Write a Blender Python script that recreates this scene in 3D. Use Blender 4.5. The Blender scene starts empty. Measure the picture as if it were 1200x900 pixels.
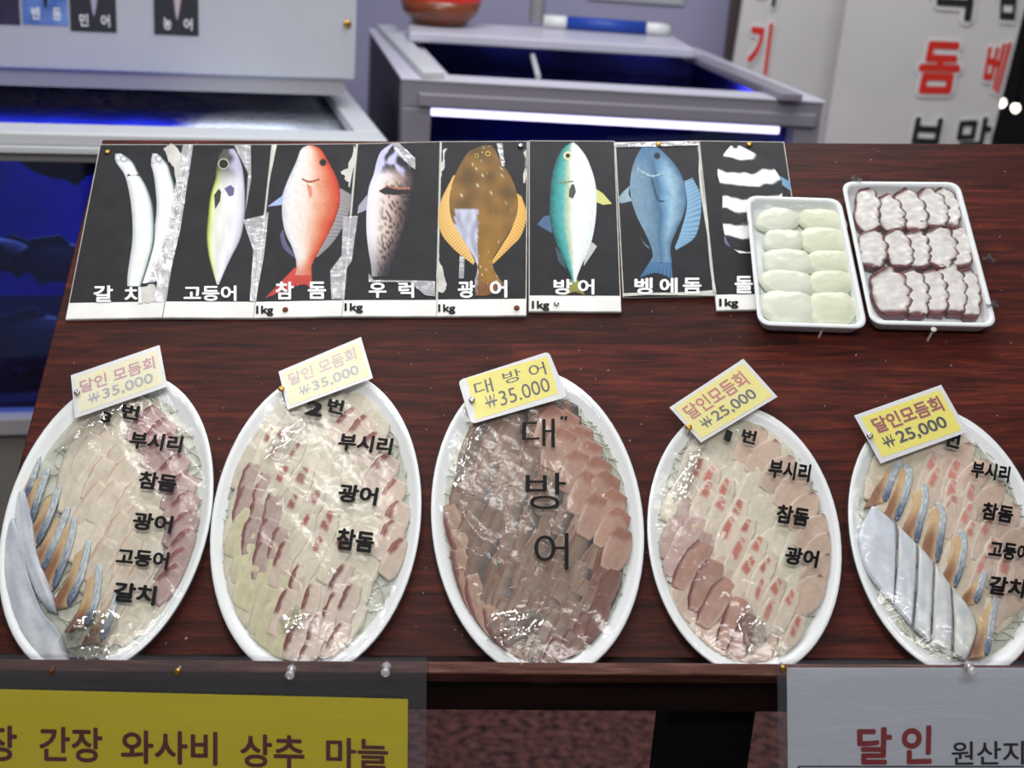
import bpy, bmesh, math, random
import numpy as np
from mathutils import Vector, Matrix, noise

sc = bpy.context.scene
col = sc.collection
rad = math.radians

# ------------------------------------------------------------------ camera
F_PX, TH, RO = 1600.0, rad(20.0), rad(4.0)
CAM = Vector((0, 0, 1.62))
FW = Vector((0, math.cos(TH), -math.sin(TH)))
_u = Vector((0, math.sin(TH), math.cos(TH)))
RX = Vector((1, 0, 0)) * math.cos(RO) + _u * math.sin(RO)
UP = -Vector((1, 0, 0)) * math.sin(RO) + _u * math.cos(RO)
cd = bpy.data.cameras.new('camera')
cam = bpy.data.objects.new('camera', cd)
col.objects.link(cam)
cd.sensor_width = 36.0
cd.lens = 36.0 * F_PX / 1200.0
cd.clip_start = 0.05
cd.dof.use_dof = True
cd.dof.focus_distance = 1.5
cd.dof.aperture_fstop = 5.0
mw = Matrix.Identity(4)
for i in range(3):
    mw[i][0], mw[i][1], mw[i][2], mw[i][3] = RX[i], UP[i], -FW[i], CAM[i]
cam.matrix_world = mw
sc.camera = cam

# ------------------------------------------------------------------ light
sc.view_settings.view_transform = 'Standard'
sc.view_settings.look = 'None'
sc.view_settings.gamma = 1.0
sc.view_settings.use_curve_mapping = False
sc.view_settings.exposure = 0.0
world = bpy.data.worlds.new('market_air')
sc.world = world
world.use_nodes = True
world.node_tree.nodes['Background'].inputs[0].default_value = (0.88, 0.91, 1.0, 1)
world.node_tree.nodes['Background'].inputs[1].default_value = 0.20
sc.cycles.transparent_max_bounces = 24
sc.cycles.max_bounces = 10


def area(name, loc, size, size_y, power, color, target):
    ld = bpy.data.lights.new(name, 'AREA')
    ld.shape = 'RECTANGLE'
    ld.size, ld.size_y, ld.energy, ld.color = size, size_y, power, color
    o = bpy.data.objects.new(name, ld)
    o.location = loc
    d = Vector(target) - Vector(loc)
    o.rotation_euler = d.to_track_quat('-Z', 'Y').to_euler()
    col.objects.link(o)
    return o


area('ceiling_tube_light', (-0.55, 1.30, 2.40), 1.3, 0.035, 9, (1.0, 0.98, 0.95), (-0.45, 1.45, 1.1))
area('ceiling_tube_light', (0.10, 1.95, 2.3), 1.2, 0.08, 8, (1.0, 0.98, 0.95), (0.05, 1.5, 1.15))
area('aisle_fill_light', (0.1, -0.5, 2.9), 1.6, 0.3, 34, (1.0, 0.98, 0.96), (0.0, 1.1, 0.8))  # added fill from the aisle side, brightens the hanging sheets
area('ceiling_tube_light', (0.0, 2.6, 2.8), 1.8, 0.2, 25, (0.92, 0.94, 1.0), (0.2, 3.2, 1.1))

# ------------------------------------------------------------------ helpers
def lin(r, g, b):
    def f(c):
        c /= 255.0
        return c / 12.92 if c <= 0.04045 else ((c + 0.055) / 1.055) ** 2.4
    return (f(r), f(g), f(b))


def ray(px, py):
    return RX * ((px - 600) / F_PX) + UP * ((450 - py) / F_PX) + FW


def hit(P0, N, px, py):
    d = ray(px, py)
    return CAM + d * ((P0 - CAM).dot(N) / d.dot(N))


def wz(px, py, z):
    return hit(Vector((0, 0, z)), Vector((0, 0, 1)), px, py)


# the tilted display board: its own axes U (along), V (up the slope), N (out)
BO = CAM + FW * 1.55
BV = (RX * (19 / F_PX) + UP * (2650 / F_PX) + FW).normalized()
BU = (RX - BV * RX.dot(BV)).normalized()
BN = BU.cross(BV)


class Frame:
    """A local frame; p() gives the local point at local height h that the photo shows at a pixel."""
    def __init__(s, o, x, y, z):
        s.M = Matrix(((x[0], y[0], z[0], o[0]), (x[1], y[1], z[1], o[1]), (x[2], y[2], z[2], o[2]), (0, 0, 0, 1)))
        s.I = s.M.inverted()
        s.o, s.x, s.y, s.z = o, x, y, z

    def p(s, px, py, h=0.0):
        return s.I @ hit(s.o + s.z * h, s.z, px, py)

    def vert(s, px, py, y=0.0):
        return s.I @ hit(s.o + s.y * y, s.y, px, py)


def board_frame(px, py, h=0.0, rot=0.0):
    o = hit(BO + BN * h, BN, px, py)
    x = BU * math.cos(rot) + BV * math.sin(rot)
    y = -BU * math.sin(rot) + BV * math.cos(rot)
    return Frame(o, x, y, BN)


MATS = {}


def nd(t, kind, **kw):
    n = t.nodes.new(kind)
    for k, v in kw.items():
        setattr(n, k, v)
    return n


def base_mat(name):
    m = bpy.data.materials.new(name)
    m.use_nodes = True
    t = m.node_tree
    b = t.nodes['Principled BSDF']
    MATS[name] = m
    return m, t, b


def mat(name, rgb, rough=0.5, metal=0.0, spec=0.5, var=0.0, scale=20.0, bump=0.0, bscale=60.0, rgb2=None,
        stretch=(1, 1, 1), emit=0.0, sss=0.0, coat=0.0):
    m, t, b = base_mat(name)
    c = lin(*rgb)
    b.inputs['Base Color'].default_value = (*c, 1)
    b.inputs['Roughness'].default_value = rough
    b.inputs['Metallic'].default_value = metal
    b.inputs['Specular IOR Level'].default_value = spec
    b.inputs['Coat Weight'].default_value = coat
    if sss:
        b.inputs['Subsurface Weight'].default_value = sss
        b.inputs['Subsurface Radius'].default_value = (0.006, 0.004, 0.003)
    if emit:
        b.inputs['Emission Color'].default_value = (*c, 1)
        b.inputs['Emission Strength'].default_value = emit
    tc = nd(t, 'ShaderNodeTexCoord')
    mp = nd(t, 'ShaderNodeMapping')
    mp.inputs['Scale'].default_value = stretch
    t.links.new(tc.outputs['Object'], mp.inputs['Vector'])
    if var or rgb2:
        n = nd(t, 'ShaderNodeTexNoise')
        n.inputs['Scale'].default_value = scale
        n.inputs['Detail'].default_value = 6
        t.links.new(mp.outputs[0], n.inputs['Vector'])
        r = nd(t, 'ShaderNodeValToRGB')
        c2 = lin(*rgb2) if rgb2 else tuple(x * (1 - var) for x in c)
        r.color_ramp.elements[0].position = 0.35
        r.color_ramp.elements[0].color = (*c2, 1)
        r.color_ramp.elements[1].position = 0.65
        r.color_ramp.elements[1].color = (*c, 1)
        t.links.new(n.outputs['Fac'], r.inputs['Fac'])
        t.links.new(r.outputs['Color'], b.inputs['Base Color'])
    if bump:
        n = nd(t, 'ShaderNodeTexNoise')
        n.inputs['Scale'].default_value = bscale
        n.inputs['Detail'].default_value = 4
        t.links.new(mp.outputs[0], n.inputs['Vector'])
        bp = nd(t, 'ShaderNodeBump')
        bp.inputs['Strength'].default_value = bump
        bp.inputs['Distance'].default_value = 0.002
        t.links.new(n.outputs['Fac'], bp.inputs['Height'])
        t.links.new(bp.outputs[0], b.inputs['Normal'])
    return m


def vc_mat(name, rough=0.4, spec=0.5, metal=0.0, sss=0.0, bump=0.0, bscale=200.0, coat=0.0, var=0.0, vscale=120.0):
    """Colour from the mesh's own 'Col' attribute (the pattern of a print, or of a slice of fish)."""
    m, t, b = base_mat(name)
    a = nd(t, 'ShaderNodeAttribute', attribute_name='Col')
    src = a.outputs['Color']
    tc = nd(t, 'ShaderNodeTexCoord')
    if var:
        n = nd(t, 'ShaderNodeTexNoise')
        n.inputs['Scale'].default_value = vscale
        n.inputs['Detail'].default_value = 5
        t.links.new(tc.outputs['Object'], n.inputs['Vector'])
        mr = nd(t, 'ShaderNodeMapRange')
        mr.inputs['From Min'].default_value = 0.3
        mr.inputs['From Max'].default_value = 0.7
        mr.inputs['To Min'].default_value = 1 - var
        mr.inputs['To Max'].default_value = 1 + var * 0.5
        t.links.new(n.outputs['Fac'], mr.inputs['Value'])
        mx = nd(t, 'ShaderNodeVectorMath', operation='SCALE')
        t.links.new(src, mx.inputs[0])
        t.links.new(mr.outputs[0], mx.inputs['Scale'])
        src = mx.outputs[0]
    t.links.new(src, b.inputs['Base Color'])
    b.inputs['Roughness'].default_value = rough
    b.inputs['Specular IOR Level'].default_value = spec
    b.inputs['Metallic'].default_value = metal
    b.inputs['Coat Weight'].default_value = coat
    b.inputs['Coat Roughness'].default_value = 0.1
    if sss:
        b.inputs['Subsurface Weight'].default_value = sss
        b.inputs['Subsurface Radius'].default_value = (0.006, 0.004, 0.003)
    if bump:
        n = nd(t, 'ShaderNodeTexNoise')
        n.inputs['Scale'].default_value = bscale
        t.links.new(tc.outputs['Object'], n.inputs['Vector'])
        bp = nd(t, 'ShaderNodeBump')
        bp.inputs['Strength'].default_value = bump
        bp.inputs['Distance'].default_value = 0.001
        t.links.new(n.outputs['Fac'], bp.inputs['Height'])
        t.links.new(bp.outputs[0], b.inputs['Normal'])
    return m


def film_mat(name, tint=(1, 1, 1), refl=0.10, rough=0.06, bump=0.5, bscale=40.0, haze=0.0, stretch=(1, 1, 1), veil=(0.9, 0.9, 0.95)):
    """Clear plastic film or glass: lets light through, mirrors a little, a thin milky veil."""
    m = bpy.data.materials.new(name)
    m.use_nodes = True
    t = m.node_tree
    t.nodes.remove(t.nodes['Principled BSDF'])
    out = t.nodes['Material Output']
    tr = nd(t, 'ShaderNodeBsdfTransparent')
    tr.inputs[0].default_value = (*tint, 1)
    gl = nd(t, 'ShaderNodeBsdfGlossy')
    gl.inputs['Roughness'].default_value = rough
    fr = nd(t, 'ShaderNodeLayerWeight')
    fr.inputs['Blend'].default_value = 0.25
    mr = nd(t, 'ShaderNodeMapRange')
    mr.inputs['To Min'].default_value = refl
    mr.inputs['To Max'].default_value = min(1.0, refl * 5)
    t.links.new(fr.outputs['Fresnel'], mr.inputs['Value'])
    mix = nd(t, 'ShaderNodeMixShader')
    t.links.new(mr.outputs[0], mix.inputs['Fac'])
    t.links.new(tr.outputs[0], mix.inputs[1])
    t.links.new(gl.outputs[0], mix.inputs[2])
    last = mix.outputs[0]
    if haze:
        df = nd(t, 'ShaderNodeBsdfDiffuse')
        df.inputs[0].default_value = (*veil, 1)
        m2 = nd(t, 'ShaderNodeMixShader')
        m2.inputs['Fac'].default_value = haze
        t.links.new(last, m2.inputs[1])
        t.links.new(df.outputs[0], m2.inputs[2])
        last = m2.outputs[0]
    if bump:
        tc = nd(t, 'ShaderNodeTexCoord')
        mp = nd(t, 'ShaderNodeMapping')
        mp.inputs['Scale'].default_value = stretch
        n = nd(t, 'ShaderNodeTexNoise')
        n.inputs['Scale'].default_value = bscale
        n.inputs['Detail'].default_value = 3
        n.inputs['Distortion'].default_value = 1.2
        bp = nd(t, 'ShaderNodeBump')
        bp.inputs['Strength'].default_value = bump
        bp.inputs['Distance'].default_value = 0.004
        t.links.new(tc.outputs['Object'], mp.inputs[0])
        t.links.new(mp.outputs[0], n.inputs['Vector'])
        t.links.new(n.outputs['Fac'], bp.inputs['Height'])
        t.links.new(bp.outputs[0], gl.inputs['Normal'])
        t.links.new(bp.outputs[0], fr.inputs['Normal'])
    t.links.new(last, out.inputs['Surface'])
    MATS[name] = m
    return m


class MB:
    def __init__(s):
        s.v, s.f, s.c = [], [], []

    def add(s, pts, faces, colr=None):
        k = len(s.v)
        s.v += [tuple(p) for p in pts]
        if colr is None:
            s.c += [(0.8, 0.8, 0.8)] * len(pts)
        elif isinstance(colr, list):
            s.c += colr
        else:
            s.c += [colr] * len(pts)
        s.f += [tuple(i + k for i in f) for f in faces]
        return s

    def box(s, a, b, colr=None):
        x0, y0, z0 = a
        x1, y1, z1 = b
        P = [(x0, y0, z0), (x1, y0, z0), (x1, y1, z0), (x0, y1, z0), (x0, y0, z1), (x1, y0, z1), (x1, y1, z1), (x0, y1, z1)]
        return s.add(P, [(3, 2, 1, 0), (4, 5, 6, 7), (0, 1, 5, 4), (1, 2, 6, 5), (2, 3, 7, 6), (3, 0, 4, 7)], colr)

    def prism(s, poly, z0, z1, colr=None):
        n = len(poly)
        P = [(p[0], p[1], z0) for p in poly] + [(p[0], p[1], z1) for p in poly]
        F = [tuple(range(n))[::-1], tuple(range(n, 2 * n))] + [(i, (i + 1) % n, n + (i + 1) % n, n + i) for i in range(n)]
        return s.add(P, F, colr)

    def yprism(s, poly, y0, y1, colr=None):
        n = len(poly)
        P = [(p[0], y0, p[1]) for p in poly] + [(p[0], y1, p[1]) for p in poly]
        F = [tuple(range(n)), tuple(range(n, 2 * n))[::-1]] + [(i, n + i, n + (i + 1) % n, (i + 1) % n) for i in range(n)]
        return s.add(P, F, colr)

    def loft(s, loops, cap0=True, cap1=True, colr=None):
        n = len(loops[0])
        P = [p for lp in loops for p in lp]
        F = []
        for k in range(len(loops) - 1):
            a, b = k * n, (k + 1) * n
            F += [(a + i, a + (i + 1) % n, b + (i + 1) % n, b + i) for i in range(n)]
        if cap0:
            F.append(tuple(range(n))[::-1])
        if cap1:
            F.append(tuple(range((len(loops) - 1) * n, len(loops) * n)))
        return s.add(P, F, colr)

    def tube(s, pts, r, n=8, colr=None):
        pts = [Vector(p) for p in pts]
        rs = r if isinstance(r, (list, tuple)) else [r] * len(pts)
        loops = []
        ref = Vector((0.13, 0.31, 0.94))
        for i, p in enumerate(pts):
            d = (pts[min(i + 1, len(pts) - 1)] - pts[max(i - 1, 0)]).normalized()
            a = d.cross(ref)
            if a.length < 1e-3:
                a = d.cross(Vector((1, 0, 0)))
            a.normalize()
            b = d.cross(a)
            loops.append([p + (a * math.cos(2 * math.pi * k / n) + b * math.sin(2 * math.pi * k / n)) * rs[i] for k in range(n)])
        return s.loft(loops, colr=colr)

    def lathe(s, prof, o=(0, 0, 0), n=16, colr=None):
        loops = [[(o[0] + r * math.cos(2 * math.pi * k / n), o[1] + r * math.sin(2 * math.pi * k / n), o[2] + z) for k in range(n)] for r, z in prof]
        return s.loft(loops, colr=colr)

    def grid(s, nu, nv, fn, colr=None):
        P, C = [], []
        for j in range(nv + 1):
            for i in range(nu + 1):
                r = fn(i / nu, j / nv)
                P.append(r[0])
                C.append(r[1])
        w = nu + 1
        F = [(j * w + i, j * w + i + 1, (j + 1) * w + i + 1, (j + 1) * w + i) for j in range(nv) for i in range(nu)]
        return s.add(P, F, C)

    def build(s, name, m, parent=None, smooth=False, bevel=0.0, M=None):
        me = bpy.data.meshes.new(name)
        me.from_pydata(s.v, [], s.f)
        me.update()
        at = me.color_attributes.new('Col', 'FLOAT_COLOR', 'POINT')
        arr = np.ones((len(s.v), 4), dtype=np.float32)
        arr[:, :3] = np.array(s.c, dtype=np.float32).reshape(-1, 3)
        at.data.foreach_set('color', arr.ravel())
        bm = bmesh.new()
        bm.from_mesh(me)
        bmesh.ops.recalc_face_normals(bm, faces=bm.faces)
        bm.to_mesh(me)
        bm.free()
        if smooth:
            me.polygons.foreach_set('use_smooth', [True] * len(me.polygons))
        me.materials.append(MATS[m] if isinstance(m, str) else m)
        o = bpy.data.objects.new(name, me)
        col.objects.link(o)
        if M is not None:
            o.matrix_world = M
        if parent is not None:
            o.parent = parent
        if bevel:
            bv = o.modifiers.new('bevel', 'BEVEL')
            bv.width, bv.segments, bv.limit_method, bv.angle_limit = bevel, 2, 'ANGLE', rad(40)
        return o


def tag(o, label=None, cat=None, group=None, kind=None):
    if label:
        o['label'] = label
    if cat:
        o['category'] = cat
    if group:
        o['group'] = group
    if kind:
        o['kind'] = kind
    return o


def thing(name, label, cat, M=None, group=None):
    o = bpy.data.objects.new(name, None)
    o.empty_display_size = 0.02
    col.objects.link(o)
    if M is not None:
        o.matrix_world = M
    return tag(o, label, cat, group)


_txt = {}


def glyphs(body, bold):
    bold = max(0.0, bold)
    k = (body, bold)
    if k not in _txt:
        cu = bpy.data.curves.new('lettering', 'FONT')
        cu.body = body
        cu.size = 1.0
        cu.resolution_u = 4
        cu.fill_mode = 'FRONT'
        o = bpy.data.objects.new('lettering', cu)
        col.objects.link(o)
        dg = bpy.context.evaluated_depsgraph_get()
        me = bpy.data.meshes.new_from_object(o.evaluated_get(dg))
        vs = [Vector(v.co) for v in me.vertices]
        fs = [tuple(p.vertices) for p in me.polygons]
        bpy.data.objects.remove(o)
        bpy.data.meshes.remove(me)
        x0, x1 = min(v.x for v in vs), max(v.x for v in vs)
        y0, y1 = min(v.y for v in vs), max(v.y for v in vs)
        n0 = len(vs)
        if bold > 0:
            # a bolder weight: the letter struck several times, slightly shifted
            n, c = len(vs), list(vs)
            ng = 6 if bold < .05 else 14
            fs0 = list(fs)
            for k in range(ng):
                a = 2 * math.pi * (k + .5) / ng
                vs += [v + Vector((math.cos(a), math.sin(a), 0)) * bold for v in c]
                fs += [tuple(i + n * (k + 1) for i in f) for f in fs0]
            x0, x1, y0, y1 = x0 - bold, x1 + bold, y0 - bold, y1 + bold
        vs = [((v.x - x0) / (x1 - x0), (v.y - y0) / (y1 - y0)) for v in vs]
        _txt[k] = (vs, fs, n0)
    return _txt[k]


def bilin(q, s, t):
    """q = TL, TR, BR, BL; s left to right, t bottom to top."""
    return (q[3] * (1 - s) + q[2] * s) * (1 - t) + (q[0] * (1 - s) + q[1] * s) * t


def add_text(mb, body, quad, bold=0.015, zfn=None, grow=0.0, offs=None):
    vs, fs, n0 = glyphs(body, bold)
    P = []
    up = (quad[1] - quad[0]).cross(quad[0] - quad[3]).normalized() * 3e-5
    for i, (s, t) in enumerate(vs):
        if grow:
            s, t = s * (1 + 2 * grow) - grow, t * (1 + 2 * grow) - grow
        p = bilin(quad, s, t)
        if zfn:
            p = Vector((p.x, p.y, zfn(p.x, p.y)))
        if offs is not None:
            p = p + offs
        P.append(p + up * (i // n0))
    mb.add(P, fs)


def catmull(pts, n):
    """n+1 points through the control points."""
    P = [Vector(p) for p in pts]
    if len(P) == 2:
        return [P[0].lerp(P[1], i / n) for i in range(n + 1)]
    P = [P[0] * 2 - P[1]] + P + [P[-1] * 2 - P[-2]]
    m = len(P) - 3
    out = []
    for i in range(n + 1):
        x = i / n * m
        k = min(int(x), m - 1)
        t = x - k
        a, b, c, d = P[k:k + 4]
        out.append(0.5 * ((2 * b) + (c - a) * t + (2 * a - 5 * b + 4 * c - d) * t * t + (3 * b - a - 3 * c + d) * t ** 3))
    return out


def ramp(stops, x):
    if x <= stops[0][0]:
        return stops[0][1]
    for (a, ca), (b, cb) in zip(stops, stops[1:]):
        if x <= b:
            k = (x - a) / max(b - a, 1e-6)
            return tuple(p * (1 - k) + q * k for p, q in zip(ca, cb))
    return stops[-1][1]


def mixc(a, b, k):
    k = max(0.0, min(1.0, k))
    return tuple(p * (1 - k) + q * k for p, q in zip(a, b))


def sst(a, b, x):
    k = max(0.0, min(1.0, (x - a) / (b - a)))
    return k * k * (3 - 2 * k)


def nz(x, y, z=0.0):
    return noise.noise(Vector((x, y, z)))


# ------------------------------------------------------------------ materials
def wood_mat(name, dark, mid, light, axis_scale):
    m, t, b = base_mat(name)
    tc = nd(t, 'ShaderNodeTexCoord')
    mp = nd(t, 'ShaderNodeMapping')
    mp.inputs['Scale'].default_value = axis_scale
    t.links.new(tc.outputs['Object'], mp.inputs[0])
    n = nd(t, 'ShaderNodeTexNoise')
    n.inputs['Scale'].default_value = 9
    n.inputs['Detail'].default_value = 9
    n.inputs['Roughness'].default_value = 0.65
    n.inputs['Distortion'].default_value = 0.6
    t.links.new(mp.outputs[0], n.inputs['Vector'])
    r = nd(t, 'ShaderNodeValToRGB')
    e = r.color_ramp.elements
    e[0].position, e[0].color = 0.30, (*lin(*dark), 1)
    e[1].position, e[1].color = 0.75, (*lin(*light), 1)
    x = e.new(0.52)
    x.color = (*lin(*mid), 1)
    t.links.new(n.outputs['Fac'], r.inputs['Fac'])
    # planks: a different tone for each stave across the board
    sx = nd(t, 'ShaderNodeSeparateXYZ')
    t.links.new(tc.outputs['Object'], sx.inputs[0])
    ml = nd(t, 'ShaderNodeMath', operation='MULTIPLY')
    ml.inputs[1].default_value = 13.0
    t.links.new(sx.outputs['Y'], ml.inputs[0])
    fl = nd(t, 'ShaderNodeMath', operation='FLOOR')
    t.links.new(ml.outputs[0], fl.inputs[0])
    mx_ = nd(t, 'ShaderNodeMath', operation='MULTIPLY')
    mx_.inputs[1].default_value = 1.9
    t.links.new(sx.outputs['X'], mx_.inputs[0])
    off = nd(t, 'ShaderNodeMath', operation='MULTIPLY_ADD')
    off.inputs[1].default_value = 0.37
    t.links.new(fl.outputs[0], off.inputs[0])
    t.links.new(mx_.outputs[0], off.inputs[2])
    f2 = nd(t, 'ShaderNodeMath', operation='FLOOR')
    t.links.new(off.outputs[0], f2.inputs[0])
    cb = nd(t, 'ShaderNodeCombineXYZ')
    t.links.new(f2.outputs[0], cb.inputs[0])
    t.links.new(fl.outputs[0], cb.inputs[1])
    wn = nd(t, 'ShaderNodeTexWhiteNoise', noise_dimensions='2D')
    t.links.new(cb.outputs[0], wn.inputs['Vector'])
    mr = nd(t, 'ShaderNodeMapRange')
    mr.inputs['To Min'].default_value = 0.5
    mr.inputs['To Max'].default_value = 1.3
    t.links.new(wn.outputs['Value'], mr.inputs['Value'])
    sc_ = nd(t, 'ShaderNodeVectorMath', operation='SCALE')
    t.links.new(r.outputs['Color'], sc_.inputs[0])
    t.links.new(mr.outputs[0], sc_.inputs['Scale'])
    # small pale specks and scratches
    vo = nd(t, 'ShaderNodeTexNoise')
    vo.inputs['Scale'].default_value = 150
    vo.inputs['Detail'].default_value = 2
    t.links.new(tc.outputs['Object'], vo.inputs['Vector'])
    cr = nd(t, 'ShaderNodeValToRGB')
    cr.color_ramp.elements[0].position = 0.735
    cr.color_ramp.elements[1].position = 0.76
    cr.color_ramp.elements[1].color = (0.7, 0.7, 0.7, 1)
    t.links.new(vo.outputs['Fac'], cr.inputs['Fac'])
    mx = nd(t, 'ShaderNodeMix', data_type='RGBA')
    mx.inputs['B'].default_value = (*lin(170, 150, 140), 1)
    t.links.new(cr.outputs['Color'], mx.inputs['Factor'])
    t.links.new(sc_.outputs[0], mx.inputs['A'])
    t.links.new(mx.outputs['Result'], b.inputs['Base Color'])
    b.inputs['Roughness'].default_value = 0.5
    b.inputs['Specular IOR Level'].default_value = 0.16
    bp = nd(t, 'ShaderNodeBump')
    bp.inputs['Strength'].default_value = 0.25
    bp.inputs['Distance'].default_value = 0.001
    t.links.new(n.outputs['Fac'], bp.inputs['Height'])
    t.links.new(bp.outputs[0], b.inputs['Normal'])


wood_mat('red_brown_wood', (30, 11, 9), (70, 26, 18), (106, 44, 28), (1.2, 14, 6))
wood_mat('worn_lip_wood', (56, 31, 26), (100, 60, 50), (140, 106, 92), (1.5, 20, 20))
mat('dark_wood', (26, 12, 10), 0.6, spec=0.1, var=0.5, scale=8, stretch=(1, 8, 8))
mat('black_paint', (6, 6, 7), 0.7, spec=0.1)
mat('red_granite', (118, 76, 68), 0.5, rgb2=(50, 34, 33), scale=48, spec=0.2)
mat('foam_white', (236, 240, 241), 0.45, spec=0.4, bump=0.12, bscale=220, sss=0.0)
mat('plate_white', (238, 242, 242), 0.32, spec=0.5)
mat('card_edge', (205, 203, 196), 0.7, var=0.25, scale=60)
mat('strip_paper', (232, 232, 228), 0.5, var=0.12, scale=30)
mat('card_black', (31, 32, 37), 0.5, spec=0.22, rgb2=(21, 22, 26), scale=35, bump=0.05)
mat('ink_white', (236, 236, 236), 0.5)
mat('ink_black', (14, 14, 16), 0.6, spec=0.2)
mat('marker_black', (8, 8, 11), 0.55, spec=0.15)
mat('ink_red', (150, 30, 30), 0.5)
mat('ink_brown_red', (96, 22, 14), 0.5)
mat('sign_red', (214, 40, 22), 0.5)
mat('sign_black', (26, 26, 30), 0.5)
mat('tag_yellow', (240, 228, 78), 0.5)
mat('tag_pale_glare', (236, 230, 172), 0.5, rgb2=(238, 234, 205), scale=45)  # lamp glare on the laminate painted into the paper colour
mat('tag_cream_glare', (238, 232, 164), 0.5, rgb2=(236, 230, 190), scale=30)  # paper colour paled to carry the glare off its laminate
mat('tag_light', (240, 228, 110), 0.5, rgb2=(238, 230, 150), scale=30)
mat('tag_border', (226, 226, 224), 0.35)
mat('ink_mauve', (196, 128, 140), 0.5)
mat('ink_mauve_pale', (206, 172, 176), 0.5)  # mauve ink with lamp glare mixed into its colour
mat('ink_gray', (128, 128, 138), 0.5)
mat('ink_gray_pale', (158, 160, 170), 0.5)  # grey ink lightened by glare put into its colour
mat('ink_deep_gray', (70, 70, 78), 0.5)
mat('ink_rose', (196, 96, 96), 0.5)
mat('sheet_yellow', (230, 212, 8), 0.5)
mat('sheet_white', (216, 220, 226), 0.5)
mat('brass', (190, 150, 70), 0.3, metal=1.0)
mat('steel', (190, 190, 190), 0.25, metal=1.0)
mat('rust', (110, 66, 40), 0.6, metal=0.6)
mat('tank_white', (200, 203, 206), 0.35, spec=0.5)
mat('cabinet_white', (186, 189, 195), 0.4, spec=0.4, var=0.05, scale=5)
mat('zinc', (214, 208, 196), 0.4, metal=0.25)
mat('tank_gray', (158, 156, 160), 0.4, spec=0.5)
mat('tank_beige_gray', (128, 126, 122), 0.45)  # beige-grey of the tank band and plinths
mat('tank_lavender', (196, 194, 206), 0.35, spec=0.5)
mat('frame_gray', (134, 130, 142), 0.35, spec=0.5)
mat('blue_liner', (14, 28, 150), 0.5, rgb2=(8, 14, 84), scale=3)
mat('dark_liner', (10, 14, 40), 0.5)
mat('wall_purple_lit', (180, 176, 208), 0.6, var=0.1, scale=2)  # purple light on the wall put into its base colour
mat('sign_board', (214, 210, 206), 0.5, var=0.06, scale=6)
mat('sign_halo', (226, 224, 222), 0.5)
mat('wall_dark', (30, 27, 32), 0.8)
mat('door_brown', (62, 48, 46), 0.5)
mat('bowl_brown', (128, 62, 28), 0.3, var=0.3, scale=14, coat=0.4)
mat('bowl_red', (214, 40, 14), 0.3, coat=0.3)
mat('pipe_white', (222, 224, 222), 0.3)
mat('grip_blue', (28, 66, 160), 0.45)
mat('fish_dark', (52, 58, 72), 0.5, rgb2=(26, 30, 40), scale=12)
mat('led_white', (214, 208, 255), 0.5, emit=2.2)
mat('bulb_white', (255, 244, 235), 0.5, emit=5.0)
vc_mat('print', 0.5, 0.25)
film_mat('clear_laminate', (0.97, 0.97, 0.98), 0.03, 0.30, 0.15, 30, haze=0.05)
film_mat('sleeve_clear', (0.93, 0.93, 0.95), 0.04, 0.10, 0.7, 14, haze=0.025, stretch=(0.6, 3, 3))
film_mat('tape_clear', (0.95, 0.95, 0.95), 0.10, 0.18, 0.6, 60, haze=0.22)
film_mat('pin_clear', (0.97, 0.95, 0.9), 0.18, 0.05, 0.0, 1, haze=0.25)
film_mat('tank_glass', (0.55, 0.62, 0.95), 0.05, 0.03, 0.0, 1)

# ------------------------------------------------------------------ setting
mb = MB(); mb.box((-4, 0.2, -0.05), (4, 7.0, 0.0))
tag(mb.build('floor', 'red_granite'), kind='structure')
mb = MB(); mb.box((-4, 4.35, 0.0), (1.02, 4.45, 3.2))
tag(mb.build('wall_back', 'wall_purple_lit'), kind='structure')
mb = MB(); mb.box((1.02, 6.2, 0.0), (4, 6.3, 3.2))
tag(mb.build('wall_far', 'wall_dark'), kind='structure')

# ------------------------------------------------------------------ display stand
fr = board_frame(600, 470)
stand = thing('display_stand', 'sloping red-brown wooden board on a black post, holding all the platters', 'display stand', fr.M)
LIPH = 0.046
vb = fr.p(600, 775.5, LIPH).y
vt = fr.p(600, 165.5, 0).y
lx0 = fr.p(37, 487).x; lx1 = fr.p(118, 170).x
yl0 = fr.p(37, 487).y; yl1 = fr.p(118, 170).y
def left_x(y):
    return lx0 + (lx1 - lx0) * (y - yl0) / (yl1 - yl0)
XR = 0.86
mb = MB()
mb.prism([(left_x(vb), vb), (XR, vb), (XR, vt), (left_x(vt), vt)], -0.03, 0.0)
mb.build('tabletop', 'red_brown_wood', stand, bevel=0.002)
# plumb front: directions in the board's own frame
dn = (fr.I.to_3x3() @ Vector((0, 0, -1)))
dn.x = 0; dn.normalize()
nrm = (fr.I.to_3x3() @ Vector((0, -1, 0)))
nrm.x = 0; nrm -= dn * nrm.dot(dn); nrm.normalize()
P_top = Vector((0, vb - 0.012, LIPH - 0.001))
def plumb(px, py, out=0.0):
    N = fr.M.to_3x3() @ nrm
    return fr.I @ hit(fr.M @ (P_top + nrm * out), N, px, py)
_yv = Vector((0, 1, 0))
pb = fr.I @ hit(fr.M @ P_top, fr.M.to_3x3() @ _yv, 600, 799.5)
hb_ = pb.z
xl = left_x(vb)
def xsec(mb, pts, x0, x1):
    n = len(pts)
    P = [(x0, p[1], p[2]) for p in pts] + [(x1, p[1], p[2]) for p in pts]
    mb.add(P, [tuple(range(n)), tuple(range(n, 2 * n))[::-1]] + [(i, n + i, n + (i + 1) % n, (i + 1) % n) for i in range(n)])
mb = MB()
bk = Vector((0, vb, LIPH))
xsec(mb, [bk, P_top, Vector((0, P_top.y, hb_)), Vector((0, vb, hb_))], xl, XR)
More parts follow.
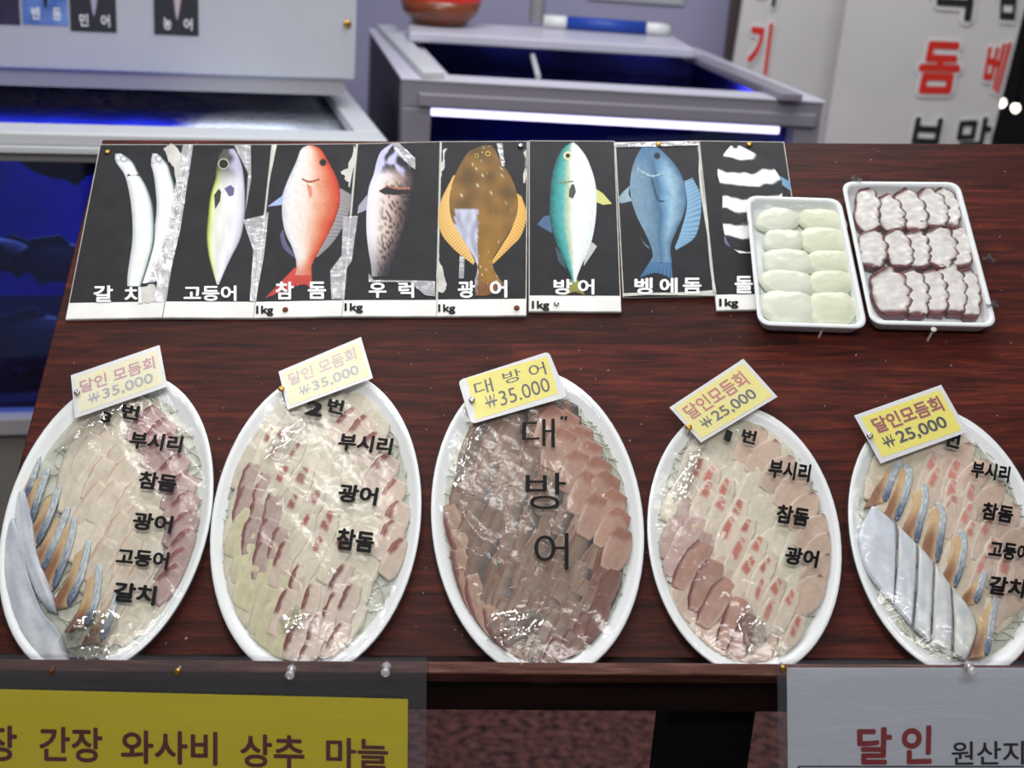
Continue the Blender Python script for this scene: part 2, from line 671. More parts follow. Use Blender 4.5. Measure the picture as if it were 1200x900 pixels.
mb.build('front_lip', 'worn_lip_wood', stand, bevel=0.0015)
ap0 = Vector((0, vb - 0.002, hb_ + 0.002)) - nrm * 0.004
apb = fr.I @ hit(fr.M @ ap0, fr.M.to_3x3() @ nrm, 600, 832)
ha = (apb - ap0).dot(dn)
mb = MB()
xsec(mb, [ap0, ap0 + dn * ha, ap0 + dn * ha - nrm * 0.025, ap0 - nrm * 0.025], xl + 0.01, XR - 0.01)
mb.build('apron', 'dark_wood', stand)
def leg_box(xc, w, ytop, d):
    a = fr.M @ (ap0 + dn * (ha - 0.02) - nrm * ytop)
    n2 = (fr.M.to_3x3() @ nrm); n2.z = 0; n2.normalize()
    s = Vector((-n2.y, n2.x, 0))
    s = s if s.x > 0 else -s
    c = Vector((xc, a.y, 0))
    pts = [c - s * w / 2, c + s * w / 2, c + s * w / 2 - n2 * d, c - s * w / 2 - n2 * d]
    mb = MB()
    zt = a.z
    mb.add([(*(p.xy), 0.0) for p in pts] + [(*(p.xy), zt) for p in pts],
           [(0, 1, 2, 3), (4, 5, 6, 7), (0, 1, 5, 4), (1, 2, 6, 5), (2, 3, 7, 6), (3, 0, 4, 7)])
    o = mb.build('leg', 'black_paint', None)
    o.parent = stand
    o.matrix_parent_inverse = fr.M.inverted()
    return o
pl = fr.M @ (ap0 + dn * ha - nrm * 0.03)
N_ = fr.M.to_3x3() @ nrm
lc = hit(pl, N_, 832, 845)
lw = (hit(pl, N_, 884, 845) - hit(pl, N_, 783, 845)).length
leg_box(lc.x, lw, 0.03, 0.08)

# ------------------------------------------------------------------ small fixings
def screw(px, py, m='brass', h0=0.0, sh=0.004, r=0.0036, label='', group=None, base=None, cat='screw', head=None):
    f = board_frame(px, py, h0) if base is None else base
    t = thing('screw', label, cat, f.M, group)
    MB().tube([(0, 0, -0.006), (0, 0, sh)], r * 0.42, 8).build('shank', 'steel' if m != 'rust' else 'rust', t)
    mb = MB()
    mb.lathe([(r * 0.45, sh - r * 0.5), (r, sh), (r * 1.0, sh + r * 0.15), (r * 0.75, sh + r * 0.5), (r * 0.25, sh + r * 0.62), (0.0001, sh + r * 0.3)], n=14)
    mb.build('screw_head', m, t, smooth=True)
    return t

def push_pin(base, label):
    t = thing('push_pin', label, 'push pin', base.M)
    MB().tube([(0, 0, -0.008), (0, 0, 0.004)], 0.0006, 6).build('needle', 'steel', t)
    MB().lathe([(0.0045, 0.001), (0.0048, 0.0025), (0.0024, 0.004), (0.0022, 0.009), (0.0042, 0.011), (0.0044, 0.0135), (0.003, 0.0145)], n=16).build('pin_head', 'pin_clear', t, smooth=True)
    return t

# ------------------------------------------------------------------ fish photo cards
def Z4(x, y): return (60 + x * 0.3, 150 + y * 0.3)
def Z5(x, y): return (390 + x * 0.3, 150 + y * 0.3)
def Z6(x, y): return (700 + x / 2.4, 150 + y / 2.4)

def resample(rows, n):
    """rows (y, left, right) -> n+1 smooth rows."""
    return [(p.x, p.y, p.z) for p in catmull([(r[0], r[1], r[2]) for r in rows], n)]

class Card:
    def __init__(s, corners, strip, label, th=0.004, yshift=0.0, ztop=None):
        cx = sum(c[0] for c in corners) / 4; cy = sum(c[1] for c in corners) / 4
        s.f = board_frame(cx, cy)
        s.th = th
        s.t = thing('fish_card', label, 'photo card', s.f.M, 'fish photo cards along the top of the board')
        q = [s.f.p(x, y, th) for x, y in corners]
        s.q = q
        mb = MB(); mb.prism([(p.x, p.y) for p in q], 0.0003, th)
        mb.build('backing_board', 'card_edge', s.t, bevel=0.0005)
        k = strip
        a, b = q[3].lerp(q[0], k), q[2].lerp(q[1], k)
        ins = 0.0012
        def sh(p, dx, dy): return (p.x + dx, p.y + dy)
        mb = MB(); mb.prism([sh(a, ins, 0), sh(b, -ins, 0), sh(q[1], -ins, -ins), sh(q[0], ins, -ins)], th - 0.0004, th + 0.0002)
        mb.build('photo_panel', 'card_black', s.t)
        if k > 0:
            mb = MB(); mb.prism([sh(q[3], ins * .6, ins), sh(q[2], -ins * .6, ins), sh(b, -ins * .6, -0.0003), sh(a, ins * .6, -0.0003)], th - 0.0004, th + 0.0002)
            mb.build('price_strip', 'strip_paper', s.t)
        s.pm = MB()

    def pt(s, xy, dz=0.0005):
        return s.f.p(xy[0], xy[1], s.th + dz)

    def body(s, Z, rows, cfn, ns=18, nt=56, dz=0.0005):
        R = resample(rows, nt)
        def fn(u, v):
            y, a, b = R[round(v * nt)]
            x = a + (b - a) * u
            return s.pt(Z(x, y), dz), cfn(u, v, x, y)
        s.pm.grid(ns, nt, fn)

    def poly(s, Z, pts, c, dz=0.0004):
        s.pm.add([s.pt(Z(*p), dz) for p in pts], [tuple(range(len(pts)))], c)

    def fin(s, Z, base, tip, c, n=14, dz=0.00042, c2=None):
        """striped fin between two polylines (rays alternate in tone)."""
        A, B = catmull([(*p, 0) for p in base], n * 2), catmull([(*p, 0) for p in tip], n * 2)
        def fn(u, v):
            k = round(u * n * 2)
            p = A[k].lerp(B[k], v)
            cc = mixc(c, c2 or tuple(x * .45 for x in c), (k % 2) * (0.4 + 0.6 * v))
            return s.pt(Z(p.x, p.y), dz), cc
        s.pm.grid(n * 2, 3, fn)

    def dot(s, Z, x, y, r, c, dz=0.0007, ry=None):
        ry = ry or r
        s.pm.add([s.pt(Z(x + r * math.cos(k * math.pi / 6), y + ry * math.sin(k * math.pi / 6)), dz) for k in range(12)], [tuple(range(12))], c)

    def text(s, Z, items, m='ink_white', bold=0.03, name='lettering'):
        for body, x0, y0, x1, y1 in items:
            mb = MB()
            add_text(mb, body, [s.pt(Z(x0, y0), .001), s.pt(Z(x1, y0), .001), s.pt(Z(x1, y1), .001), s.pt(Z(x0, y1), .001)], bold)
            mb.build(name, m, s.t)

    def done(s):
        if s.pm.v:
            s.pm.build('fish_picture', 'print', s.t)

    def tape(s, Z, pts, m='tape_clear', h=0.0013):
        mb = MB(); P = [s.pt(Z(*p), 0) for p in pts]
        mb.prism([(p.x, p.y) for p in P], s.th + h - 0.0002, s.th + h)
        mb.build('tape', m, s.t)

    def torn(s, Z, pts, seed=1):
        """a torn spot where the white core of the card shows."""
        rng = random.Random(seed); mb = MB(); P = []
        n = len(pts)
        for i in range(n):
            a, b = Vector(pts[i]), Vector(pts[(i + 1) % n])
            for k in range(4):
                p = a.lerp(b, k / 4)
                P.append(s.pt(Z(p.x + rng.uniform(-5, 5), p.y + rng.uniform(-5, 5)), 0.0008))
        mb.add(P, [tuple(range(len(P)))])
        mb.build('torn_spot', 'card_edge', s.t)

W_ = lin(236, 238, 236)
# 1 hairtail
c1 = Card([(117, 169), (223, 169), (190, 372.5), (76.5, 374.5)], 0.088, 'black photo card of two long silver hairtails, first in the row')
def hair(u, v, x, y):
    c = ramp([(0, lin(176, 184, 190)), (.2, lin(226, 229, 230)), (.7, lin(240, 241, 238)), (.86, lin(206, 212, 214)), (.95, lin(60, 92, 100)), (1, lin(24, 34, 44))], u)
    if v < .12: c = mixc(c, lin(90, 92, 100), .55 * (0.5 + nz(x * .06, y * .06)))
    return tuple(k * (0.92 + .1 * nz(x * .03, y * .02, 3)) for k in c)
c1.body(Z4, [(100, 250, 275), (130, 252, 318), (180, 285, 345), (230, 300, 375), (300, 312, 398), (380, 318, 405), (450, 316, 402), (520, 306, 384), (580, 298, 365), (618, 297, 352)], hair)
c1.body(Z4, [(100, 395, 415), (140, 390, 455), (180, 400, 470), (240, 408, 487), (300, 412, 490), (360, 408, 478), (430, 395, 455), (500, 378, 428), (560, 362, 398), (606, 352, 372)], hair, dz=.0004)
for x, y in ((283, 121), (420, 121)):
    c1.dot(Z4, x, y, 13, lin(150, 156, 160)); c1.dot(Z4, x, y, 8, lin(226, 230, 230), .0008)
c1.fin(Z4, [(300, 178), (320, 186), (345, 178)], [(296, 190), (320, 184), (350, 188)], lin(60, 62, 70), 4, .0007)
c1.done()
c1.text(Z4, [('갈', 165, 615, 242, 680), ('치', 286, 620, 352, 684)])
# 2 mackerel
c2 = Card([(223, 169), (319.5, 169), (297, 373), (190.5, 372.5)], 0.088, 'black photo card of a slim mackerel with a yellow-green edge')
def mack(u, v, x, y):
    c = ramp([(0, lin(28, 46, 30)), (.05, lin(176, 200, 60)), (.12, lin(214, 222, 178)), (.3, lin(226, 226, 220)), (.7, lin(232, 230, 238)), (.93, lin(206, 204, 216)), (1, lin(110, 112, 126))], u)
    hd = 1 - sst(.16, .34, v)
    c = mixc(c, mixc(lin(54, 62, 58), lin(176, 172, 200), sst(.45, .8, u + .25 * nz(x * .03, y * .03))), hd * .95)
    if v > .9: c = mixc(c, lin(200, 190, 188), .4)
    return tuple(k * (0.9 + .15 * nz(x * .05, y * .012, 7)) for k in c)
c2.body(Z4, [(82, 672, 715), (110, 656, 730), (150, 646, 745), (200, 640, 753), (260, 622, 757), (330, 613, 757), (400, 607, 748), (450, 608, 732), (500, 615, 706), (550, 628, 682), (600, 643, 660), (612, 648, 655)], mack)
c2.dot(Z4, 673, 140, 22, lin(170, 180, 150)); c2.dot(Z4, 673, 140, 18, lin(22, 24, 26), .0008)
c2.poly(Z4, [(636, 262), (655, 236), (664, 250), (660, 285), (640, 318)], lin(50, 52, 46), .0007)
c2.poly(Z4, [(676, 236), (700, 222), (716, 236), (712, 262), (695, 268)], lin(92, 92, 130), .0007)
c2.done()
c2.text(Z4, [('고등어', 517, 615, 724, 676)])
# 3 red sea bream
c3 = Card([(319.5, 169), (418.5, 168), (400.5, 371), (297, 373)], 0.088, 'black photo card of an orange-red sea bream with a forked tail')
def bream(u, v, x, y):
    c = ramp([(0, lin(196, 200, 206)), (.12, lin(228, 226, 226)), (.42, lin(232, 214, 202)), (.62, lin(220, 160, 132)), (.8, lin(206, 110, 74)), (.96, lin(196, 62, 36)), (1, lin(150, 40, 26))], u + .05 * nz(x * .02, y * .02))
    c = mixc(c, lin(216, 120, 92), .5 * (1 - sst(.0, .1, v)))
    c = mixc(c, lin(206, 116, 86), sst(.78, .95, v) * .8)
    return tuple(k * (0.9 + .16 * nz(x * .09, y * .09, 3)) for k in c)
c3.poly(Z4, [(902, 265), (915, 225), (925, 245), (905, 300), (845, 307)], lin(156, 172, 216))
c3.fin(Z4, [(1128, 235), (1112, 330), (1060, 440), (1030, 500)], [(1172, 260), (1160, 340), (1105, 440), (1040, 505)], lin(150, 146, 150), 22)
c3.fin(Z4, [(905, 395), (920, 450), (958, 505)], [(893, 420), (908, 470), (950, 508)], lin(96, 92, 130), 8)
c3.fin(Z4, [(952, 545), (985, 560), (1016, 540)], [(836, 664), (980, 612), (1020, 640)], lin(206, 70, 52), 12, c2=lin(130, 40, 50))
c3.body(Z4, [(68, 1000, 1022), (85, 975, 1055), (130, 958, 1082), (180, 935, 1108), (230, 915, 1126), (290, 903, 1128), (350, 903, 1112), (410, 915, 1085), (460, 938, 1058), (510, 955, 1030), (550, 958, 1014), (575, 952, 1016)], bream)
c3.dot(Z4, 1062, 134, 15, lin(90, 60, 50)); c3.dot(Z4, 1062, 134, 11, lin(20, 18, 20), .0008)
c3.fin(Z4, [(980, 195), (1010, 206), (1048, 196)], [(980, 203), (1010, 214), (1048, 203)], lin(170, 90, 66), 6, .0007)
c3.poly(Z4, [(996, 215), (1018, 230), (1020, 262), (1010, 275)], lin(206, 130, 104), .0007)
c3.done()
c3.text(Z4, [('참', 876, 600, 948, 670), ('돔', 1002, 600, 1074, 668)])
c3.text(Z4, [('1kg', 800, 694, 868, 735)], 'ink_black', .04)
# 4 rockfish
c4 = Card([(418.5, 168), (516.6, 165.5), (511.5, 371), (400.5, 371)], 0.088, 'black photo card of a mottled dark rockfish, white-bellied')
def rock(u, v, x, y):
    c = ramp([(0, lin(206, 208, 222)), (.25, lin(226, 216, 214)), (.55, lin(200, 178, 168)), (.8, lin(110, 90, 86)), (1, lin(40, 36, 40))], u)
    sp = nz(x * .11, y * .09, 2)
    c = mixc(c, lin(40, 30, 34), sst(.02, .16, sp) * sst(.2, .55, u) * sst(.3, .42, v))
    c = mixc(c, mixc(lin(30, 28, 40), lin(186, 186, 226), sst(.1, .35, nz(x * .035, y * .028, 9) + .5 - u * .55)), 1 - sst(.22, .36, v))
    c = mixc(c, lin(42, 40, 48), sst(.66, .95, v) * (.55 + .6 * u))
    return c
c4.poly(Z5, [(135, 260), (100, 305), (96, 335), (132, 320)], lin(150, 152, 166))
c4.body(Z5, [(62, 228, 242), (90, 190, 262), (130, 172, 292), (180, 160, 310), (230, 142, 314), (290, 134, 296), (360, 131, 284), (420, 133, 268), (480, 140, 246), (540, 150, 226), (580, 152, 212)], rock)
c4.poly(Z5, [(178, 246), (215, 226), (300, 240), (310, 252), (250, 262), (200, 258)], lin(28, 26, 32), .0007)
c4.fin(Z5, [(205, 222), (250, 232), (300, 232)], [(205, 228), (250, 240), (302, 240)], lin(170, 110, 90), 5, .0008)
c4.done()
c4.text(Z5, [('우', 140, 604, 210, 664), ('럭', 256, 601, 318, 664)])
c4.text(Z5, [('1kg', 45, 684, 118, 724)], 'ink_black', .04)
# 5 flounder
c5 = Card([(516.6, 165.5), (618.6, 165), (617, 370), (511.5, 371)], 0.09, 'black photo card of a round brown flounder with orange side fins')
def floun(u, v, x, y):
    c = mixc(lin(88, 66, 30), lin(134, 98, 44), .5 + .9 * nz(x * .018, y * .018, 4))
    c = mixc(c, lin(146, 106, 40), sst(.3, .7, v) * (1 - abs(u - .6) * 1.4))
    c = mixc(c, lin(70, 56, 36), .5 * (1 - sst(0, .2, v)))
    k = nz(x * .16, y * .16, 8)
    c = mixc(c, lin(206, 200, 170), sst(.52, .6, k))
    if 476 + 10 * nz(y * .05, 1) < x < 566 + 8 * nz(y * .06, 2) and y > 312:
        c = mixc(lin(190, 194, 212), lin(140, 140, 160), .5 + nz(x * .05, y * .02))
    c = mixc(c, lin(112, 62, 30), sst(.84, .93, v) * .8)
    return c
c5.fin(Z5, [(488, 182), (460, 260), (470, 350), (510, 430), (556, 522)], [(470, 186), (418, 300), (420, 400), (470, 470), (548, 534)], lin(226, 190, 116), 34, c2=lin(170, 120, 60))
c5.fin(Z5, [(712, 250), (722, 300), (700, 390), (660, 460), (622, 520)], [(738, 268), (757, 340), (735, 420), (690, 470), (626, 532)], lin(226, 184, 100), 28, c2=lin(168, 112, 48))
c5.body(Z5, [(68, 585, 620), (90, 535, 636), (130, 505, 655), (180, 480, 690), (240, 460, 715), (300, 455, 724), (360, 466, 712), (420, 500, 680), (470, 530, 650), (515, 556, 624), (550, 565, 628), (590, 556, 652), (620, 555, 668), (655, 560, 600)], floun, ns=34, nt=80)
c5.dot(Z5, 606, 100, 10, lin(196, 170, 60)); c5.dot(Z5, 606, 100, 6, lin(30, 26, 20), .0008)
c5.dot(Z5, 562, 108, 8, lin(180, 160, 60)); c5.dot(Z5, 562, 108, 5, lin(30, 26, 20), .0008)
c5.done()
c5.text(Z5, [('광', 488, 597, 556, 664), ('어', 613, 594, 682, 663)])
c5.text(Z5, [('1kg', 411, 688, 479, 727)], 'ink_black', .04)
# 6 yellowtail
c6 = Card([(619.5, 164.5), (720.5, 165), (728.3, 365.5), (619.5, 365)], 0.087, 'clean black photo card of a green-backed white yellowtail')
def yel(u, v, x, y):
    c = ramp([(0, lin(20, 74, 78)), (.12, lin(40, 140, 138)), (.3, lin(88, 172, 168)), (.42, lin(196, 214, 210)), (.55, lin(236, 238, 236)), (1, lin(214, 220, 222))], u + .05 * nz(x * .06, y * .06))
    if abs(u - .38) < .035 and v < .8: c = mixc(c, lin(196, 190, 90), .6)
    if v < .13: c = mixc(c, lin(70, 150, 140), .5 * (1 - u))
    return tuple(k * (0.92 + .12 * nz(x * .12, y * .12, 5)) for k in c)
c6.poly(Z5, [(848, 342), (826, 344), (798, 376), (830, 396), (858, 412)], lin(70, 96, 130))
c6.poly(Z5, [(1026, 236), (1056, 256), (1090, 296), (1056, 300), (1026, 288)], lin(196, 196, 120))
c6.poly(Z5, [(1012, 445), (1032, 462), (1014, 490), (980, 540), (985, 500)], lin(176, 182, 180))
c6.poly(Z5, [(868, 460), (880, 520), (912, 552), (898, 500)], lin(60, 76, 90))
c6.fin(Z5, [(930, 590), (942, 600), (955, 590)], [(905, 655), (944, 640), (985, 652)], lin(150, 150, 70), 8)
c6.body(Z5, [(57, 930, 942), (75, 905, 962), (110, 880, 988), (160, 862, 1010), (220, 852, 1026), (280, 848, 1030), (340, 847, 1028), (400, 857, 1020), (450, 874, 1008), (500, 895, 988), (545, 915, 968), (580, 930, 955), (602, 936, 950)], yel, ns=30)
c6.dot(Z5, 918, 108, 17, lin(206, 206, 160)); c6.dot(Z5, 918, 108, 9, lin(20, 24, 26), .0008)
c6.fin(Z5, [(878, 195), (890, 208), (940, 205)], [(878, 201), (890, 214), (940, 210)], lin(140, 150, 90), 5, .0008)
c6.poly(Z5, [(934, 218), (944, 222), (950, 250), (938, 276), (922, 268), (924, 240)], lin(66, 70, 72), .0008)
c6.done()
c6.text(Z5, [('방', 862, 590, 936, 651), ('어', 957, 590, 1022, 651)])
c6.text(Z5, [('1kg', 777, 675, 846, 715)], 'ink_black', .04)
# 7 largescale blackfish
c7 = Card([(720.5, 166.7), (818, 164.6), (838, 346), (730, 348)], 0.0, 'worn photo card of a plain blue fish, only one without a white strip')
def blu(u, v, x, y):
    c = ramp([(0, lin(120, 150, 172)), (.3, lin(106, 140, 166)), (.5, lin(66, 104, 136)), (.62, lin(110, 156, 190)), (.75, lin(150, 186, 208)), (1, lin(60, 100, 136))], u + .06 * nz(x * .03, y * .03))
    c = mixc(c, lin(76, 118, 152), 1 - sst(.1, .3, v))
    c = mixc(c, lin(80, 120, 150), sst(.62, .8, v) * .6)
    return tuple(k * (0.88 + .2 * nz(x * .1, y * .1, 6)) for k in c)
c7.fin(Z6, [(92, 162), (88, 185), (98, 205)], [(72, 180), (58, 200), (66, 212)], lin(150, 176, 190), 6)
c7.fin(Z6, [(245, 150), (252, 220), (232, 300), (218, 335)], [(268, 140), (292, 200), (278, 300), (222, 344)], lin(130, 170, 200), 20, c2=lin(80, 120, 150))
c7.fin(Z6, [(156, 362), (180, 380), (206, 358)], [(120, 420), (165, 408), (212, 424)], lin(70, 116, 160), 8)
c7.fin(Z6, [(112, 290), (130, 320), (146, 335)], [(118, 300), (134, 330), (146, 340)], lin(90, 130, 150), 4)
c7.body(Z6, [(45, 135, 160), (65, 118, 182), (95, 104, 212), (130, 95, 235), (170, 92, 248), (210, 98, 250), (250, 112, 240), (290, 132, 222), (325, 148, 208), (355, 156, 206), (378, 152, 210)], blu, ns=26)
c7.dot(Z6, 168, 78, 10, lin(46, 60, 74)); c7.dot(Z6, 168, 78, 6, lin(10, 14, 20), .0008)
c7.fin(Z6, [(112, 112), (150, 132), (186, 126)], [(112, 117), (150, 138), (186, 130)], lin(160, 190, 204), 5, .0008)
c7.fin(Z6, [(150, 140), (165, 200), (185, 208)], [(155, 140), (172, 195), (190, 205)], lin(50, 84, 110), 5, .0008)
c7.done()
c7.text(Z6, [('벵', 104, 421, 156, 468), ('에', 175, 421, 226, 466), ('돔', 240, 421, 293, 466)])
# 8 striped beakfish
c8 = Card([(818.7, 164.6), (919, 166), (948, 362), (839.6, 364)], 0.087, 'black photo card of a black-and-white striped fish, partly under the squid tray')
def stripe(u, v, x, y):
    k = (y - 18 * math.sin(u * 2.6 + .4)) / 74.0 + .10 * nz(x * .04, y * .04)
    m = (k % 1.0)
    w = sst(.46, .52, m) * (1 - sst(.92, .98, m))
    return mixc(lin(30, 31, 34), lin(228, 230, 230), w)
c8.fin(Z6, [(508, 132), (518, 145), (520, 160)], [(540, 150), (543, 160), (543, 176)], lin(110, 160, 196), 5)
c8.fin(Z6, [(362, 292), (366, 312), (376, 330)], [(356, 310), (360, 326), (374, 335)], lin(110, 116, 150), 5)
c8.body(Z6, [(50, 375, 402), (70, 358, 440), (95, 345, 478), (125, 338, 505), (160, 346, 520), (190, 352, 520), (240, 352, 512), (290, 356, 500), (330, 372, 470), (352, 400, 440)], stripe, ns=34, nt=110)
c8.done()
c8.text(Z6, [('돌', 386, 416, 438, 465), ('돔', 452, 416, 504, 465)])
c8.text(Z6, [('1kg', 342, 480, 397, 508)], 'ink_black', .04)
# tapes and torn spots
c1.torn(Z4, [(440, 80), (470, 62), (500, 90), (528, 130), (500, 200), (495, 260), (480, 150), (455, 130)], 3)
c1.tape(Z4, [(515, 70), (556, 66), (505, 400), (440, 680), (400, 680), (450, 420)])
c1.torn(Z4, [(352, 618), (395, 608), (420, 650), (395, 682), (340, 682)], 5)
c1.tape(Z4, [(420, 480), (445, 470), (420, 600), (360, 610)])
c2.tape(Z4, [(750, 362), (826, 344), (850, 330), (832, 500), (800, 678), (776, 678), (790, 480)])
c2.tape(Z4, [(715, 70), (780, 68), (782, 200), (760, 330), (770, 180)])
c2.torn(Z4, [(868, 66), (880, 66), (856, 220), (848, 222)], 8)
c3.tape(Z4, [(1140, 350), (1198, 345), (1175, 520), (1150, 560), (1145, 670), (1095, 670), (1090, 560), (1135, 500)])
c3.torn(Z4, [(1130, 170), (1160, 160), (1185, 70), (1196, 90), (1168, 230), (1150, 200)], 9)
c4.tape(Z5, [(230, 62), (258, 60), (322, 120), (322, 165), (250, 105)])
c4.tape(Z5, [(140, 570), (160, 596), (345, 598), (400, 600), (400, 660), (360, 655), (300, 604), (140, 604)])
c5.torn(Z5, [(430, 85), (445, 78), (432, 150), (424, 200), (420, 160)], 11)
c5.torn(Z5, [(412, 490), (425, 540), (450, 610), (436, 640), (412, 640), (406, 560)], 12)
c5.tape(Z5, [(640, 62), (662, 62), (672, 150), (660, 155)])
c5.tape(Z5, [(496, 500), (515, 510), (512, 590), (492, 590)])
c5.torn(Z5, [(748, 90), (756, 85), (754, 210), (748, 215)], 14)
c7.tape(Z6, [(48, 44), (284, 38), (284, 50), (50, 56)])
c7.torn(Z6, [(282, 60), (287, 60), (332, 465), (326, 468), (306, 300)], 15)
c7.torn(Z6, [(72, 465), (330, 458), (332, 468), (74, 473)], 16)
for (px, py, m, lb) in ((126, 179, 'brass', 'brass screw in the top corner of the hairtail card'), (334.5, 363.5, 'rust', 'rusty screw in the strip of the sea bream card'),
                    (610, 171.5, 'steel', 'steel screw in the top corner of the flounder card'), (605.5, 361.5, 'rust', 'dark screw in the strip of the flounder card'),
                    (652, 356.5, 'steel', 'pale screw in the strip of the yellowtail card'), (772, 169.5, 'brass', 'brass screw at the head of the blue fish card'),
                    (878, 170, 'brass', 'brass screw at the top of the striped fish card')):
    screw(px, py, m, 0.004, 0.0012, 0.0034, lb)

# ------------------------------------------------------------------ tanks behind the board
def up_frame(a, b):
    """upright frame: x along a->b, y away from the camera, z up."""
    x = (b - a); x.z = 0; x.normalize()
    z = Vector((0, 0, 1))
    return Frame(a, x, z.cross(x), z)

# low tank with blue water
z1 = 1.17
A1, B1 = wz(-190, 149.6, z1), wz(455, 164.5, z1)
f1 = up_frame(A1, B1)
L1 = (B1 - A1).length
f1o = Frame(Vector((A1.x, A1.y, 0)), f1.x, f1.y, f1.z)
D1 = 0.85
t1 = thing('fish_tank', 'low white-rimmed fish tank of blue water, fish showing in its front glass', 'fish tank', f1o.M, 'seafood tanks')
def v1(px, py, y=0.0): return f1o.vert(px, py, y)
zA, zB, zC, zD = v1(0, 170).z, v1(0, 178.5).z, v1(0, 189).z, v1(0, 491).z
zE = v1(0, 511).z
rd = f1o.p(0, 154, z1).y - f1o.p(0, 143, z1).y
rd = abs(rd)
mb = MB()
mb.box((0, 0, zA), (L1, rd, z1)); mb.box((0, D1 - rd, zA), (L1, D1, z1)); mb.box((0, rd, zA), (rd, D1 - rd, z1)); mb.box((L1 - rd * .55, rd, zA), (L1, D1 - rd, z1))
mb.build('rim', 'tank_white', t1, bevel=.004)
mb = MB(); mb.box((0, 0.006, zC), (L1, 0.05, zA)); mb.build('frame_band', 'tank_beige_gray', t1)
mb = MB(); mb.box((-.002, -0.006, zB), (L1, 0.006, zA)); mb.build('trim_strip', 'tank_white', t1, bevel=.002)
mb = MB(); mb.box((0.0, 0.0, zE), (L1, 0.06, zD)); mb.build('sill', 'tank_gray', t1, bevel=.003)
mb = MB(); mb.box((0, 0.02, 0), (L1, D1, zE)); mb.build('plinth', 'tank_beige_gray', t1)
mb = MB()
mb.box((0, D1 - .02, zE), (L1, D1, zA)); mb.box((0, .05, zE), (.02, D1, zA)); mb.box((L1 - .02, .05, zE), (L1, D1, zA))
mb.build('liner', 'blue_liner', t1)
mb = MB(); mb.box((0.0, 0.03, zE), (L1, .036, zC)); mb.build('front_glass', 'tank_glass', t1)
mb = MB(); mb.box((0, .05, zE), (L1, D1, zE + .02)); mb.build('tank_floor', 'dark_liner', t1)
# water with a froth of bubbles towards one end
m, t, b = base_mat('frothy_water')
tc = nd(t, 'ShaderNodeTexCoord'); n = nd(t, 'ShaderNodeTexNoise'); n.inputs['Scale'].default_value = 3.2; n.inputs['Detail'].default_value = 5
n2 = nd(t, 'ShaderNodeTexVoronoi'); n2.inputs['Scale'].default_value = 60
sx = nd(t, 'ShaderNodeSeparateXYZ')
for q in (n, n2): t.links.new(tc.outputs['Object'], q.inputs['Vector'])
t.links.new(tc.outputs['Object'], sx.inputs[0])
mr = nd(t, 'ShaderNodeMapRange'); mr.inputs['From Min'].default_value = L1 * .42; mr.inputs['From Max'].default_value = L1 * .85; mr.inputs['To Min'].default_value = -.28; mr.inputs['To Max'].default_value = .32
t.links.new(sx.outputs['X'], mr.inputs['Value'])
ad = nd(t, 'ShaderNodeMath', operation='ADD'); t.links.new(n.outputs['Fac'], ad.inputs[0]); t.links.new(mr.outputs[0], ad.inputs[1])
cr = nd(t, 'ShaderNodeValToRGB'); cr.color_ramp.elements[0].position = .48; cr.color_ramp.elements[0].color = (*lin(18, 34, 170), 1)
cr.color_ramp.elements[1].position = .62; cr.color_ramp.elements[1].color = (*lin(196, 202, 214), 1)
t.links.new(ad.outputs[0], cr.inputs['Fac']); t.links.new(cr.outputs[0], b.inputs['Base Color'])
b.inputs['Roughness'].default_value = .15
bp = nd(t, 'ShaderNodeBump'); bp.inputs['Strength'].default_value = .6; bp.inputs['Distance'].default_value = .01
t.links.new(n2.outputs['Distance'], bp.inputs['Height']); t.links.new(bp.outputs[0], b.inputs['Normal'])
b.inputs['Transmission Weight'].default_value = 0.0
mb = MB()
mb.grid(60, 30, lambda u, v: ((.01 + u * (L1 - .02), .05 + v * (D1 - .08), z1 - .035 + .006 * nz(u * 9, v * 6)), (1, 1, 1)))
mb.build('water_surface', 'frothy_water', t1, smooth=True)
wl = area('tank_fill_light', f1o.M @ Vector((L1 * .42, .3, zA - .06)), L1 * .8, .05, 5, (.35, .5, 1.0), f1o.M @ Vector((L1 * .42, .45, zE)))  # added blue fill inside the tank, brightens liner and fish

area('water_fill_light', f1o.M @ Vector((L1 * .5, .30, z1 + .006)), L1 * .7, .03, .35, (.75, .82, 1.0), f1o.M @ Vector((L1 * .5, .22, z1 - .3)))  # added fill under the cabinet, brightens water and froth
# fish swimming behind the front glass
def swim_fish(px, py, ln, label, flip=1, tilt=0.0, dep=0.16):
    p = f1o.M @ f1o.vert(px, py, dep)
    x = (f1o.x * flip * math.cos(tilt) + Vector((0, 0, 1)) * math.sin(tilt)).normalized()
    y = f1o.y * flip
    z = x.cross(y)
    F = Frame(p, x, y, z)
    t = thing('swimming_fish', label, 'fish', F.M, 'fish in the low tank')
    mb = MB(); loops = []
    for k in range(15):
        s = k / 14
        r = ln * (.19 * math.sin(math.pi * min(1, s * .93 + .04)) ** .75 + .012)
        loops.append([(ln * (.45 - s * .8), r * .42 * math.cos(a * math.pi / 6), r * math.sin(a * math.pi / 6)) for a in range(12)])
    mb.loft(loops); mb.build('body', 'fish_dark', t, smooth=True)
    def fin(pts):
        return MB().yprism([(ln * a, ln * b) for a, b in pts], -.002, .002)
    fin([(-.33, .02), (-.5, .15), (-.46, 0), (-.5, -.15), (-.33, -.02)]).build('tail_fin', 'fish_dark', t)
    fin([(.2, .15), (.05, .26), (-.2, .2), (-.25, .1), (0, .15)]).build('dorsal_fin', 'fish_dark', t)
    fin([(0.05, -.16), (-.1, -.25), (-.22, -.1)]).build('anal_fin', 'fish_dark', t)
